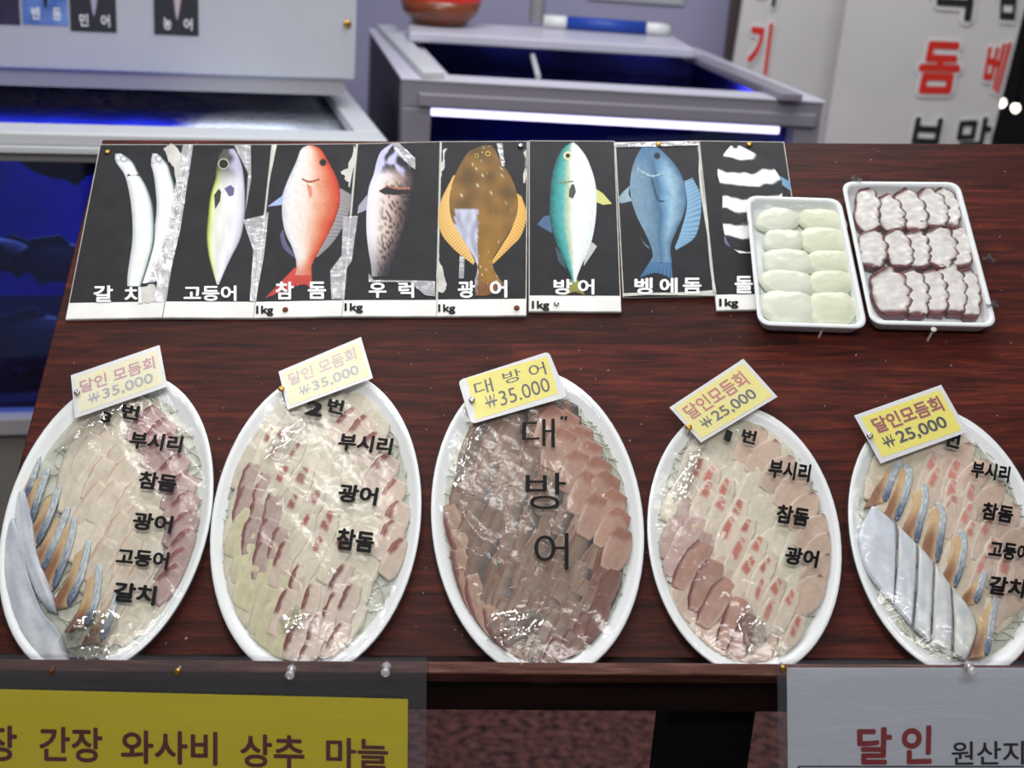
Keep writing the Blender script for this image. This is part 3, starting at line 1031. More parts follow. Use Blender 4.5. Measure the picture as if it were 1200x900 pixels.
swim_fish(78, 186, .20, 'dark fish near the top of the low tank glass', -1, .1)
swim_fish(62, 306, .20, 'dark fish halfway up the low tank glass beside the board', 1, -.1)
swim_fish(15, 300, .17, 'small dark fish at the picture border halfway up the tank glass', -1, .2, .28)
swim_fish(35, 400, .26, 'large brownish fish low in the tank glass', 1, .05, .14)
swim_fish(12, 440, .22, 'dark fish lowest in the tank glass, near its sill', -1, -.1, .2)

# cabinet standing on the back of the low tank
yc = 0.34
c0, c1_ = f1o.vert(-60, 74, yc), f1o.vert(416, 97, yc)
zs = f1o.vert(200, 107, yc).z
zf = f1o.vert(200, 86.5, yc).z
xr = c1_.x
cab = thing('tank_cabinet', 'pale grey cabinet with small fish pictures, standing across the low tank', 'cabinet', f1o.M @ Matrix.Translation((0, yc, z1)))
def cb(mb, a, b): return mb.box((a[0], a[1] - yc, a[2] - z1), (b[0], b[1] - yc, b[2] - z1))
mb = MB(); cb(mb, (-.1, yc, zf), (xr, yc + .45, zf + .55)); mb.build('body', 'cabinet_white', cab, bevel=.004)
mb = MB(); cb(mb, (-.1, yc + .012, zs), (xr - .02, yc + .44, zf)); mb.build('base_rail', 'tank_gray', cab)
mb = MB(); p = f1o.vert(407, 28, yc); mb.lathe([(.008, 0), (.008, .004), (.004, .006)], n=12)
o = mb.build('bolt', 'brass', cab); o.matrix_local = Matrix.Translation((p.x, -.001, p.z - z1)) @ Matrix.Rotation(rad(90), 4, 'X')
def poster(x0, x1, y0, yb, label, txt, ground, fishc, tq):
    a, b = f1o.vert(x0, yb - .046 * 0, yc), f1o.vert(x1, yb + .046 * (x1 - x0), yc)
    t = thing('fish_picture_poster', label, 'poster', f1o.M @ Matrix.Translation((a.x, yc, a.z)), 'fish pictures on the cabinet')
    w, h = b.x - a.x, .165
    sk = (b.z - a.z)
    mb = MB(); mb.yprism([(0, 0), (w, 0), (w, h), (0, h)], -.002, -.0002); mb.build('sheet', ground, t)
    mb = MB()
    R = resample([(0.0, .5, .52), (.1, .47, .57), (.35, .42, .64), (.6, .36, .68), (.9, .3, .7)], 14)
    mb.grid(6, 14, lambda u, v: ((w * (R[round(v * 14)][1] * (1 - u) + R[round(v * 14)][2] * u), -.0026, h * (.18 + R[round(v * 14)][0] * .88)), mixc(fishc, (0.02, 0.02, 0.03), abs(u - .5) * 1.2)))
    for s in (-1, 1):
        mb.add([(w * .5, -.0024, h * .55), (w * (.5 + s * .33), -.0024, h * .5), (w * (.5 + s * .3), -.0024, h * .72)], [(0, 1, 2)], mixc(fishc, (0, 0, 0), .4))
    mb.build('fish_print', 'print', t)
    n = len(txt)
    for i, ch in enumerate(txt):
        mb = MB()
        s0 = .2 + i * .62 / max(1, n - 1) * (1 if n > 1 else 0) * .75
        add_text(mb, ch, [Vector((w * s0, -.003, h * .2)), Vector((w * (s0 + .19), -.003, h * .2)), Vector((w * (s0 + .19), -.003, h * .06)), Vector((w * s0, -.003, h * .06))], .02)
        mb.build('lettering', 'ink_white', t)
mat('poster_purple', (58, 48, 84), .4, rgb2=(30, 28, 40), scale=14)
mat('poster_blue', (110, 146, 210), .4, rgb2=(56, 84, 160), scale=22)
mat('poster_dark', (46, 47, 54), .4)
poster(-30, 24, 0, 27, 'dark purple fish picture, cut by the picture border', '리', 'poster_purple', lin(140, 110, 200), None)
poster(27, 80, 0, 28, 'light blue fish picture on the cabinet', '벤돔', 'poster_blue', lin(40, 44, 60), None)
poster(83, 137, 0, 36, 'dark fish picture next to the light blue one', '민어', 'poster_dark', lin(190, 180, 206), None)
poster(181, 233, 0, 40, 'dark fish picture hanging apart from the other three', '농어', 'poster_dark', lin(206, 190, 190), None)

# tall tank with a lit front
z2 = 1.25
A2, B2 = wz(472, 94, z2), wz(965, 121.5, z2)
f2 = up_frame(A2, B2); L2 = (B2 - A2).length
f2o = Frame(Vector((A2.x, A2.y, 0)), f2.x, f2.y, f2.z)
D2 = (f2o.p(428, 29, z2).y + f2o.p(815, 66, z2).y) / 2
def v2(px, py, y=0.0): return f2o.vert(px, py, y)
t2 = thing('fish_tank', 'lavender-grey fish tank with a glowing strip along its front', 'fish tank', f2o.M, 'seafood tanks')
zl0 = v2(505, 127).z; zl1 = v2(505, 136).z
xl2, xr2 = v2(505, 140).x, v2(932, 152).x
w_ = .055
zb2 = v2(600, 420).z
mb = MB()
mb.box((0, 0, zl0), (L2, w_, z2)); mb.box((0, 0, zb2 - .1), (xl2, w_, zl0)); mb.box((xr2, 0, zb2 - .1), (L2, w_, zl0)); mb.box((xl2, 0, zb2 - .1), (xr2, w_, zb2))
mb.build('front_frame', 'frame_gray', t2, bevel=.003)
mb = MB(); mb.box((0, D2 - w_, zb2), (L2, D2, z2)); mb.build('rear_frame', 'frame_gray', t2, bevel=.003)
mb = MB()
mb.box((-.004, -.004, z2), (L2 + .004, w_ + .02, z2 + .006)); mb.box((-.004, w_ + .02, z2), (w_ + .045, D2, z2 + .006)); mb.box((L2 - w_ - .045, w_ + .02, z2), (L2 + .004, D2, z2 + .006)); mb.box((w_ + .045, D2 - w_, z2), (L2 - w_ - .045, D2, z2 + .006))
mb.build('rim', 'tank_lavender', t2, bevel=.002)
a, b = v2(490, 108), v2(955, 133)
mb = MB(); mb.box((a.x, -.012, a.z - .026), (b.x, .001, a.z)); mb.build('rail', 'frame_gray', t2, bevel=.003)
mb = MB(); mb.box((xl2, w_ * .8, zb2), (xr2, w_ * .8 + .006, zl0)); mb.build('front_glass', 'tank_glass', t2)
mb = MB(); mb.box((xl2 - .002, .008, zl1), (xr2 - .03, .03, zl0 - .001)); mb.build('light_strip', 'led_white', t2)
mb = MB(); mb.box((.002, w_, zb2), (.02, D2 - w_, z2 - .001)); mb.build('side_panel', 'dark_liner', t2)
mb = MB(); mb.box((L2 - .02, w_, zb2), (L2 - .002, D2 - w_, z2 - .001)); mb.box((.02, D2 - w_ - .01, zb2), (L2 - .02, D2 - w_, z2 - .001)); mb.build('liner', 'blue_liner', t2)
mb = MB(); mb.box((0, .01, 0), (L2, D2, zb2 - .1)); mb.build('plinth', 'tank_beige_gray', t2)
mb = MB(); mb.grid(40, 30, lambda u, v: ((.02 + u * (L2 - .04), w_ + .01 + v * (D2 - 2 * w_ - .02), z2 - .06 + .006 * nz(u * 14, v * 9) * (.3 + u)), (1, 1, 1)))
mat('dark_water', (14, 18, 78), .08, rgb2=(10, 12, 52), scale=5, bump=.4, bscale=14)
mb.build('water_surface', 'dark_water', t2, smooth=True)
a = f2o.p(624, 67, z2); b = f2o.p(630, 93, z2)
mb = MB(); mb.tube([(a.x, a.y, z2 + .004), (b.x, b.y - .01, z2 + .006)], .006); mb.build('cross_bar', 'tank_white', t2)
area('tank_strip_glow', f2o.M @ Vector(((xl2 + xr2) / 2, .10, zl1 - .012)), xr2 - xl2 - .1, .03, 1.6, (.55, .55, 1.0), f2o.M @ Vector(((xl2 + xr2) / 2, .12, 0)))
area('inner_fill_light', f2o.M @ Vector((L2 * .92, D2 * .45, z2 - .012)), .1, .2, 1.2, (.7, .65, 1.0), f2o.M @ Vector((L2 * .8, D2 * .45, 0)))  # added fill at the tank's end, brightens its water
# the tank stands a little askew: its sides run back towards the low tank
_q = f2o.p(428, 29, z2)
for o in t2.children:
    if o.name.startswith('cross_bar'):
        continue
    for vv in o.data.vertices:
        vv.co.x += vv.co.y * (_q.x / _q.y)
# sliding rails on the tank rim
for (p, q, lb, m) in (((452, 29), (508, 84), 'white plank lying along the rim of the lavender-grey tank', 'tank_white'), ((815, 64), (929, 110), 'grey metal angle bar on the far end of the lavender-grey tank', 'frame_gray')):
    a, b = f2o.p(*p, z2 + .02), f2o.p(*q, z2 + .02)
    d = (b - a).normalized(); s = Vector((-d.y, d.x, 0)) * .022
    mb = MB(); mb.prism([(a - s).xy, (b - s).xy, (b + s).xy, (a + s).xy], z2 + .0062, z2 + .02)
    tag(mb.build('plank' if m == 'tank_white' else 'angle_bar', m, None, bevel=.002, M=f2o.M), lb, 'rail')
# lid lying across the back of the tank
zl = z2 + .021
yL = f2o.p(480, 49, zl).y
a, b = f2o.vert(479, 51, yL), f2o.vert(813, 71, yL)
top = f2o.vert(479, 37, yL).z
lid = MB(); yb_ = yL + max(.25, f2o.p(466, 22, top).y - yL)
fl = Frame(f2o.M @ Vector((a.x, yL, zl)), f2o.x, f2o.y, f2o.z)
lid.box((0, 0, 0), (b.x - a.x, yb_ - yL, top - zl))
lid = tag(lid.build('cover_board', 'tank_lavender', None, bevel=.004, M=fl.M), 'thick white lid laid across the back of the lavender-grey tank', 'lid')
# bowl on the lid
bz = top
def lidp(px, py, h=0): return f2o.p(px, py, bz + h)
pc = lidp(515, 29)
bt = thing('bowl', 'brown round bowl with a red lining on the tank lid', 'bowl', f2o.M @ Matrix.Translation((pc.x, pc.y, bz)))
rb = (lidp(540, 20) - lidp(490, 20)).length / 2 * 1.0
rt = rb * 1.5
hb = .062
mb = MB(); mb.lathe([(rb * .8, 0.0005), (rb * .95, .004), (rb * 1.35, hb * .45), (rt, hb * .95), (rt * .97, hb * .95), (rb * 1.25, hb * .45), (rb * .8, .008)], n=40); mb.build('outer_bowl', 'bowl_brown', bt, smooth=True)
mb = MB(); mb.lathe([(rt * .90, hb * .72), (rt * 1.0, hb * .96), (rt * 1.02, hb * 1.3), (rt * 1.0, hb * 1.32), (rt * .86, hb * .75), (rt * .3, hb * .5)], n=40); mb.build('red_lining', 'bowl_red', bt, smooth=True)
# net handle on the lid, and the pipe next to it
a, b = lidp(640, 25, .016), lidp(781, 35, .016)
d = (b - a)
hn = thing('pipe_handle', 'white plastic pipe with a blue grip lying on the tank lid', 'pipe', f2o.M @ Matrix.Translation((a.x, a.y, bz)))
r_ = .016
P = lambda s, z=.0: Vector((d.x * s, d.y * s, r_ + z))
MB().tube([P(-.02), P(.12), P(.2)], r_, 14).build('elbow', 'pipe_white', hn, smooth=True)
MB().tube([P(.17), P(.83)], r_ * 1.06, 16).build('grip', 'grip_blue', hn, smooth=True)
MB().tube([P(.81), P(.95), P(.99) + Vector((0, .01, -.002)), P(1.02) + Vector((0, .035, -.004))], r_ * .95, 14).build('pipe_end', 'pipe_white', hn, smooth=True)
pp = lidp(630, 28)
mb = MB(); mb.tube([(0, 0, 0), (0, 0, .7)], .02, 14)
tag(mb.build('standing_pipe', 'pipe_white', None, smooth=True, M=f2o.M @ Matrix.Translation((pp.x, pp.y + .03, bz))), 'upright white pipe behind the blue-gripped one', 'pipe')

# ------------------------------------------------------------------ wall notice, sign boards, bulbs
fw_ = Frame(Vector((0, 4.35, 0)), Vector((1, 0, 0)), Vector((0, 1, 0)), Vector((0, 0, 1)))
a, b = fw_.vert(690, -30), fw_.vert(800, 6)
mb = MB(); mb.box((a.x, -.012, b.z), (b.x, -.0005, a.z))
tag(mb.build('wall_notice', 'tank_white', None, M=fw_.M), 'pale notice on the lavender wall above the lid', 'notice')

def sign_panel(y, corners, name, label, letters):
    f = Frame(Vector((0, y, 0)), Vector((1, 0, 0)), Vector((0, 1, 0)), Vector((0, 0, 1)))
    q = [f.vert(*c) for c in corners]      # TL TR BR BL
    t = thing(name, label, 'sign', f.M)
    # carry the sides on down to the floor
    def down(a, b, z): return (a.x + (b.x - a.x) * (z - a.z) / (b.z - a.z), z)
    pts = [down(q[0], q[3], 0.0), down(q[1], q[2], 0.0), down(q[1], q[2], q[1].z + .5), down(q[0], q[3], q[0].z + .5)]
    MB().yprism(pts, 0, .03).build('panel', 'sign_board', t)
    for body, m, qq, bold in letters:
        Q = [f.vert(*c) for c in qq]
        h = MB(); add_text(h, body, Q, bold + .075, grow=.07, offs=Vector((0, -.005, 0))); h.build('letter_backing', 'sign_halo', t)
        h = MB(); add_text(h, body, Q, bold, offs=Vector((0, -.008, 0))); h.build('letter', m, t)
sign_panel(3.75, [(871, 0), (1012, 0), (985, 180), (843, 180)], 'sign_panel', 'white sign board with one red letter, beside the brown post',
           [('기', 'sign_red', [(879, 24), (906, 27), (898, 88), (874, 84)], .03), ('이', 'sign_black', [(886, -48), (915, -46), (908, 8), (880, 6)], .03)])
sign_panel(3.55, [(993, 0), (1203, 0), (1158, 180), (964, 180)], 'sign_panel', 'wide white sign board with red and black letters in two columns',
           [('럭', 'sign_black', [(1092, -46), (1147, -44), (1137, 25), (1088, 22)], .03), ('돔', 'sign_red', [(1082, 47), (1130, 49), (1119, 110), (1069, 109)], .035),
            ('보', 'sign_black', [(1068, 136), (1110, 138), (1101, 186), (1058, 184)], .03), ('참', 'sign_black', [(1168, -46), (1200, -44), (1192, 24), (1166, 22)], .03),
            ('베', 'sign_red', [(1158, 49), (1185, 49), (1169, 109), (1148, 106)], .03), ('말', 'sign_black', [(1124, 138), (1164, 136), (1154, 190), (1114, 190)], .03)])
a, b = fw_.vert(858, 0, -.55), fw_.vert(871, 0, -.55)
mb = MB(); mb.box((a.x, -.55, 0), (b.x + .02, -.50, 3.0))
tag(mb.build('post', 'door_brown', None, M=fw_.M), 'dark brown upright post between the wall and the sign boards', 'post')
fb = Frame(Vector((0, 5.6, 0)), Vector((1, 0, 0)), Vector((0, 1, 0)), Vector((0, 0, 1)))
for px, py, lb in ((1174, 121, 'glowing bulb nearer the sign board in the dark corner'), (1190, 127, 'glowing bulb further from the sign board')):
    p = fb.vert(px, py)
    t = thing('light_bulb', lb, 'light bulb', Matrix.Translation((p.x, 5.6, p.z)))
    MB().lathe([(.002, -.016), (.012, -.010), (.016, 0), (.013, .010), (.008, .018)], n=16).build('globe', 'bulb_white', t, smooth=True)
    MB().lathe([(.009, .016), (.009, .05), (.003, .056)], n=12).build('socket', 'black_paint', t)
    MB().tube([(0, 0, .06), (0, 0, 3.2 - p.z)], .003, 6).build('cord', 'black_paint', t)

# ------------------------------------------------------------------ sheets hanging from the front of the board
def sheet_frame(px, py, out):
    N = fr.M.to_3x3() @ nrm
    o = hit(fr.M @ (P_top + nrm * out), N, px, py)
    x = fr.M.to_3x3() @ Vector((1, 0, 0)); x = (x - N * x.dot(N)).normalized()
    return Frame(o, x, N.cross(x), N)

fy = sheet_frame(240, 850, .006)
ts = thing('menu_sheet', 'yellow sheet with dark red lettering in a clear sleeve on the front edge', 'sign', fy.M)
P = lambda px, py, h=0: fy.p(px, py, h)
def q4(f, pts, h): return [f.p(x, y, h) for x, y in pts]
Q = q4(fy, [(-60, 806.5), (478, 819.5), (477, 960), (-60, 950)], 0)
mb = MB(); mb.prism([(p.x, p.y) for p in Q], -.0004, 0.0); mb.build('paper', 'sheet_yellow', ts)
Q = q4(fy, [(-70, 767), (500, 772), (498, 975), (-70, 965)], .0015)
def wav(x, y): return .0015 + .0012 * nz(x * 18, y * 9)
def sleeve(f, Q, parent, amp=.0012):
    mb = MB()
    for z in (.0016, -.0018):
        def fn(u, v, z=z):
            p = bilin(Q, u, 1 - v)
            e = min(1, 12 * min(u, 1 - u, v, 1 - v))
            return (p.x, p.y, z + (amp * nz(p.x * 14, p.y * 22, z * 999) + amp) * e * (1 if z > 0 else -1)), (1, 1, 1)
        mb.grid(60, 24, fn)
    mb.build('plastic_sleeve', 'sleeve_clear', parent, smooth=True)
sleeve(fy, Q, ts)
mb = MB()
def S7(x, y): return (x / 2, 750 + y / 2)
for body, x0, y0, x1, y1, sk in (('장', -38, 200, 40, 284, 2), ('간장', 92, 204, 240, 286, 3), ('와사비', 283, 213, 510, 292, 5), ('상추', 563, 222, 714, 300, 4), ('마늘', 764, 230, 910, 302, 4)):
    mb = MB()
    add_text(mb, body, q4(fy, [S7(x0, y0 - sk / 2), S7(x1, y0 + sk / 2), S7(x1, y1 + sk / 2), S7(x0, y1 - sk / 2)], .0004), .022)
    mb.build('lettering', 'ink_brown_red', ts)

fq = sheet_frame(1060, 850, .006)
tw = thing('origin_sheet', 'white sheet with red and black lettering in a clear sleeve on the front edge', 'sign', fq.M)
Q = q4(fq, [(922, 783), (1275, 783), (1275, 960), (924, 960)], 0)
mb = MB(); mb.prism([(p.x, p.y) for p in Q], -.0004, 0); mb.build('paper', 'sheet_white', tw)
Q = q4(fq, [(911, 775), (1280, 775), (1280, 975), (914, 975)], .0015)
sleeve(fq, Q, tw)
mb = MB(); add_text(mb, '달', q4(fq, [(1004, 852), (1046, 852), (1044, 896), (1005, 896)], .0004), .03); add_text(mb, '인', q4(fq, [(1057, 850), (1093, 850), (1092, 895), (1056, 896)], .0004), .03)
mb.build('red_lettering', 'ink_red', tw)
mb = MB(); add_text(mb, '원산지', q4(fq, [(1115, 869), (1200, 868), (1200, 896), (1115, 897)], .0004), .012)
mb.build('black_lettering', 'ink_black', tw)
mb = MB()
for (x0, y0, x1, y1) in ((935, 897.5, 1260, 899), (935, 897.5, 937, 955)):
    Q = q4(fq, [(x0, y0), (x1, y0), (x1, y1), (x0, y1)], .0004); mb.add(Q, [(0, 1, 2, 3)])
mb.build('table_border', 'ink_black', tw)
for px, py, kind, lb in ((61, 785.5, 'rust', 'rusty screw through the yellow sheet sleeve'), (209, 785.5, 'brass', 'brass screw through the yellow sheet sleeve'),
                     (917, 781.5, 'brass', 'brass screw at the corner of the white sheet sleeve')):
    screw(0, 0, kind, sh=.0028, r=.004 if kind == 'brass' else .003, label=lb, base=sheet_frame(px, py, .007))
for px, py, lb in ((342, 783, 'clear push pin in the yellow sheet sleeve, nearer the brass screw'), (453, 780, 'clear push pin near the end of the yellow sheet sleeve'), (1135, 779, 'clear push pin in the white sheet sleeve below the silver fish')):
    push_pin(sheet_frame(px, py, .008), lb)

# ------------------------------------------------------------------ food materials
vc_mat('flesh', 0.32, 0.35, sss=0.55, bump=0.12, bscale=260, var=0.10, vscale=160)
vc_mat('silver_skin', 0.36, 0.5, metal=0.12, bump=0.10, bscale=300, var=0.10, vscale=140)
vc_mat('squid_flesh', 0.30, 0.5, sss=0.25, bump=0.3, bscale=180)
mat('radish_white', (206, 208, 194), 0.35, rgb2=(176, 178, 160), scale=60, bump=0.4, bscale=160)
film_mat('cling_film', (0.985, 0.985, 0.985), 0.035, 0.15, 0.34, 45, haze=0.02)
film_mat('crumpled_film', (0.95, 0.95, 0.94), 0.24, 0.06, 0.35, 60, haze=0.0)

PX = 0.00097


class Platter:
    def __init__(s, outline, label, H=0.017, fixed=None, group='oval foam platters of sliced fish'):
        cx = sum(p[0] for p in outline) / len(outline); cy = sum(p[1] for p in outline) / len(outline)
        s.f0 = board_frame(cx, cy)
        P = [s.f0.p(x, y, H) for x, y in outline]
        if fixed is None:
            A = np.array([[p.x ** 2, p.x * p.y, p.y ** 2, p.x, p.y] for p in P]) * np.array([100, 100, 100, 10, 10])
            k = np.linalg.lstsq(A, np.ones(len(P)), rcond=None)[0] * np.array([100, 100, 100, 10, 10])
            Q = np.array([[k[0], k[1] / 2], [k[1] / 2, k[2]]])
            c = np.linalg.solve(-2 * Q, k[3:5])
            F = 1 + c @ Q @ c
            w, V = np.linalg.eigh(Q / F)
            s.b, s.a = 1 / math.sqrt(w[0]), 1 / math.sqrt(w[1])   # long, short
            lv = V[:, 0] * np.sign(V[1, 0])
            rot = math.atan2(-lv[0], lv[1])
        else:
            s.a, s.b, rot = fixed
            c = np.mean(np.array([[p.x, p.y] for p in P]), axis=0)
            # slide the known ellipse until it passes through the outline
            for _ in range(60):
                g = np.zeros(2); J = np.zeros((2, 2))
                for p in P:
                    d = np.array([p.x, p.y]) - c
                    R = np.array([[math.cos(rot), math.sin(rot)], [-math.sin(rot), math.cos(rot)]])
                    e = R @ d
                    r = math.hypot(e[0] / s.a, e[1] / s.b)
                    gr = -(R.T @ np.array([e[0] / s.a ** 2, e[1] / s.b ** 2])) / r
                    g += gr * (r - 1); J += np.outer(gr, gr)
                c = c - np.linalg.solve(J, g)
        s.rot = rot
        s.H = H
        o = s.f0.M @ Vector((c[0], c[1], 0))
        x = BU * math.cos(rot) + BV * math.sin(rot)
        y = -BU * math.sin(rot) + BV * math.cos(rot)
        s.f = Frame(o, x, y, BN)
        s.t = thing('platter', label, 'platter', s.f.M, group)
        def loop(r, z, n=72): return [(s.a * r * math.cos(2 * math.pi * k / n), s.b * r * math.sin(2 * math.pi * k / n), z) for k in range(n)]
        mb = MB()
        mb.loft([loop(.70, .0006), loop(.80, .002), loop(.965, H - .006), loop(1.0, H - .003), loop(1.0, H - .001), loop(.99, H), loop(.965, H - .0002), loop(.94, H - .002), loop(.86, .007), loop(.80, .0045), loop(.4, .004)])
        mb.build('foam_plate', 'plate_white', s.t, smooth=True)
        s.order = 0

    def r(s, x, y): return math.hypot(x / s.a, y / s.b)

    def base(s, x, y):
        r = min(1.05, s.r(x, y))
        return .0085 + .0125 * max(0, 1 - r * r) ** .8

    def filmz(s, x, y):
        r = s.r(x, y)
        if r >= .97: return s.H + .0008
        k = max(0, 1 - (r / .97) ** 2)
        return s.H + .0008 + .0125 * k ** .62

    def wrap(s, seed, crumples=()):
        n, m_ = 96, 40
        def fn(u, v):
            a = 2 * math.pi * u
            if v > .9:
                k = (v - .9) / .1
                r, z = 1.0 + .012 * min(1, k * 2), s.H + .0008 - k * .011
                return (s.a * r * math.cos(a), s.b * r * math.sin(a), z), (1, 1, 1)
            r = v / .9
            x, y = s.a * r * math.cos(a), s.b * r * math.sin(a)
            e = sst(1.0, .9, r)
            z = s.filmz(x, y) + e * (.0007 * nz(x * 38, y * 26, seed) + .0007 * (1 - abs(nz(x * 30 + y * 22, y * 12 - x * 9, seed + 5)) * 4))
            return (x, y, z), (1, 1, 1)
        mb = MB(); mb.grid(n * 2, m_ * 2, fn)
        s.film = mb.build('cling_film', 'cling_film', s.t, smooth=True)
        for px, py, w, h, ro, am in crumples:  # slim strips among these are creases added to catch lamp glints
            p = s.f.p(px, py, .024)
            rng = random.Random(int(px))
            def fc(u, v):
                an, rr = 2 * math.pi * u, v * (.75 + .5 * nz(math.cos(2 * math.pi * u) * 1.6, math.sin(2 * math.pi * u) * 1.6, px))
                dx, dy = rr * math.cos(an) * w * PX / 2, rr * math.sin(an) * h * PX * .62
                x, y = p.x + dx * math.cos(ro) - dy * math.sin(ro), p.y + dx * math.sin(ro) + dy * math.cos(ro)
                e = sst(1, .7, v)
                q = abs(nz(x * 80, y * 80, seed)) + .7 * abs(nz(x * 190, y * 170, seed + 2))
                return (x, y, s.filmz(x, y) + .0004 + e * am * q), (1, 1, 1)
            mb = MB(); mb.grid(22, 9, fc); mb.build('film_crumple', 'crumpled_film', s.film)

    def write(s, items, bold=.045, slant=2.0):
        for body, x0, y0, x1, y1 in items:
            mb = MB()
            q = [s.f.p(x, y, .026) for x, y in ((x0 + slant, y0 - slant), (x1 + slant, y0 + slant), (x1 - slant, y1 + slant), (x0 - slant, y1 - slant))]
            add_text(mb, body, q, bold, zfn=lambda x, y: s.filmz(x, y) + .0022)
            mb.build('handwriting', 'marker_black', s.film)

    def shreds(s, label, rmax=.90, n=170, seed=3):
        rng = random.Random(seed)
        mb = MB(); N = 48
        mb.grid(N, 14, lambda u, v: ((s.a * rmax * v * math.cos(2 * math.pi * u) * (1 + .03 * nz(u * 40, 1)), s.b * rmax * v * math.sin(2 * math.pi * u) * (1 + .03 * nz(u * 40, 1)),
                                     s.base(s.a * rmax * v * math.cos(2 * math.pi * u), s.b * rmax * v * math.sin(2 * math.pi * u)) - .004), (1, 1, 1)))
        for _ in range(n):
            a = rng.uniform(0, 6.283); r = math.sqrt(rng.uniform(.35, 1)) * rmax
            x, y = s.a * r * math.cos(a), s.b * r * math.sin(a)
            d = rng.uniform(0, 6.283); cv = rng.uniform(-1.5, 1.5); L = rng.uniform(.02, .045)
            pts = []
            for k in range(7):
                if s.r(x, y) > .93: break
                pts.append((x, y, s.base(x, y) - .003 + rng.uniform(0, .002)))
                d += cv * .3; x += math.cos(d) * L / 6; y += math.sin(d) * L / 6
            if len(pts) > 3: mb.tube(pts, .0008, 5)
        o = mb.build('radish_shreds', 'radish_white', None, smooth=True, M=s.f.M)
        tag(o, label, 'shredded radish', kind='stuff')

    def ribbon(s, left, right, cfn, name, label, cat, group, m='flesh', th=.0018, rmax=.90, lift=0.0, tilt=0.0, head=0.0, arch=.0, ns=12, nl=24, parent=None, rag=.0006):
        """a slice between two edge lines (photo pixels) lying on the heap; cfn(s, t) -> colour."""
        Lp = [s.f.p(x, y, .018) for x, y in left]; Rp = [s.f.p(x, y, .018) for x, y in right]
        A, B = catmull(Lp, nl), catmull(Rp, nl)
        sd = s.order * 1.7
        s.order += 1
        c0 = (A[nl // 2] + B[nl // 2]) / 2
        c0.z = s.base(c0.x, c0.y) + lift
        loops, C = [], []
        for j in range(nl + 1):
            t = j / nl
            top, bot, ct = [], [], []
            for i in range(ns + 1):
                q = i / ns
                p = A[j].lerp(B[j], q)
                p.x += rag * nz(p.x * 240, p.y * 240, sd); p.y += rag * nz(p.x * 240, p.y * 240, sd + 9)
                rr = s.r(p.x, p.y)
                if rr > rmax - .04:
                    p = p * ((rmax - .04 + .04 * (1 - math.exp(-(rr - rmax + .04) / .04))) / rr)
                z = s.base(p.x, p.y) + lift + tilt * (q - .5) * 2 + head * (1 - t) + arch * math.sin(math.pi * q) + .0007 * nz(p.x * 70, p.y * 70, sd)
                e = min(q, 1 - q, t * 2, (1 - t) * 2)
                z -= .0008 * (1 - min(1, e / .12)) ** 2
                z = min(z, s.filmz(p.x, p.y) - .0012)
                top.append(p.to_3d().xy.to_3d() + Vector((0, 0, z)))
                bot.append(Vector((p.x, p.y, z - th)))
                ct.append(cfn(q, t))
            loops.append([v - c0 for v in top + bot[::-1]])
            C += ct + ct[::-1]
        mb = MB(); mb.loft(loops, colr=C)
        M = s.f.M @ Matrix.Translation(c0)
        if parent is not None:
            o = mb.build(name, m, None, smooth=True)
            o.parent = parent
            o.matrix_local = parent.matrix_world.inverted() @ M
            return o
        o = mb.build(name, m, None, smooth=True, M=M)
        return tag(o, label, cat, group)

    def slice(s, cpts, w, cfn, name, label, cat, group, prof=(.7, 1, 1, .95, .65), **kw):
        """a slice along a centre line (pixels), w pixels wide."""
        n = 8
        C = catmull([(*p, 0) for p in cpts], n)
        L, R = [], []
        for i, p in enumerate(C):
            d = (C[min(i + 1, n)] - C[max(i - 1, 0)]).normalized()
            k = i / n * (len(prof) - 1); a = int(min(k, len(prof) - 2)); ww = prof[a] * (1 - (k - a)) + prof[a + 1] * (k - a)
            nn = Vector((-d.y, d.x, 0)) * (w * ww / 2)
            L.append((p.x - nn.x, p.y - nn.y)); R.append((p.x + nn.x, p.y + nn.y))
        return s.ribbon(L, R, cfn, name, label, cat, group, **kw)


# colours of the flesh -------------------------------------------------
def jit(c, rng, k=.08):
    f = 1 + rng.uniform(-k, k)
    return tuple(x * f for x in c)

def pale(base, edge=None, sd=0.0, fibre=.10):
    edge = edge or mixc(base, (1, 1, 1), .12)
    def f(q, t):
        c = mixc(base, edge, sst(.25, .02, min(q, 1 - q)) * .8)
        k = 1 + fibre * nz(q * 7, t * 1.5, sd) + .08 * nz(q * 2, t * 4, sd + 3)
        return tuple(x * k for x in c)
    return f

def red_head(base, red, sd=0.0, a=.02, b=.30, q0=.15, q1=.9, gap=True, edge=None):
    """pale flesh with a red-skinned mark at its head, split by pale gaps."""
    g = pale(base, edge, sd)
    a, b = a + .05 * nz(sd, 1.5), b * (1 + .45 * nz(sd, 6.5))
    gp = .45 + .5 * nz(sd, 2.2)
    q0, q1 = q0 + .16 * nz(sd, 4.4), q1 + .12 * nz(sd, 5.1)
    def f(q, t):
        tt = t + .05 * nz(q * 3, sd) + (q - .5) * .10
        k = sst(a, a + .04, tt) * sst(b + .04, b - .04, tt) * sst(q0, q0 + .12, q) * sst(q1 + .06, q1 - .08, q)
        if gap:
            k *= 1 - .85 * sst(.045, .015, abs(tt - (a + (b - a) * gp) + .15 * (q - .5)))
        return mixc(g(q, t), red, k * .92)
    return f

def edge_red(base, red, side=1, wd=.16, sd=0.0, t0=0.0, t1=1.0, edge=None):
    g = pale(base, edge, sd)
    def f(q, t):
        d = (1 - q) if side > 0 else q
        w = wd * (1 + .5 * nz(t * 5, sd))
        k = sst(w + .05, w - .05, d) * sst(t0 - .02, t0 + .08, t) * sst(t1 + .02, t1 - .08, t)
        return mixc(g(q, t), red, k * .9)
    return f

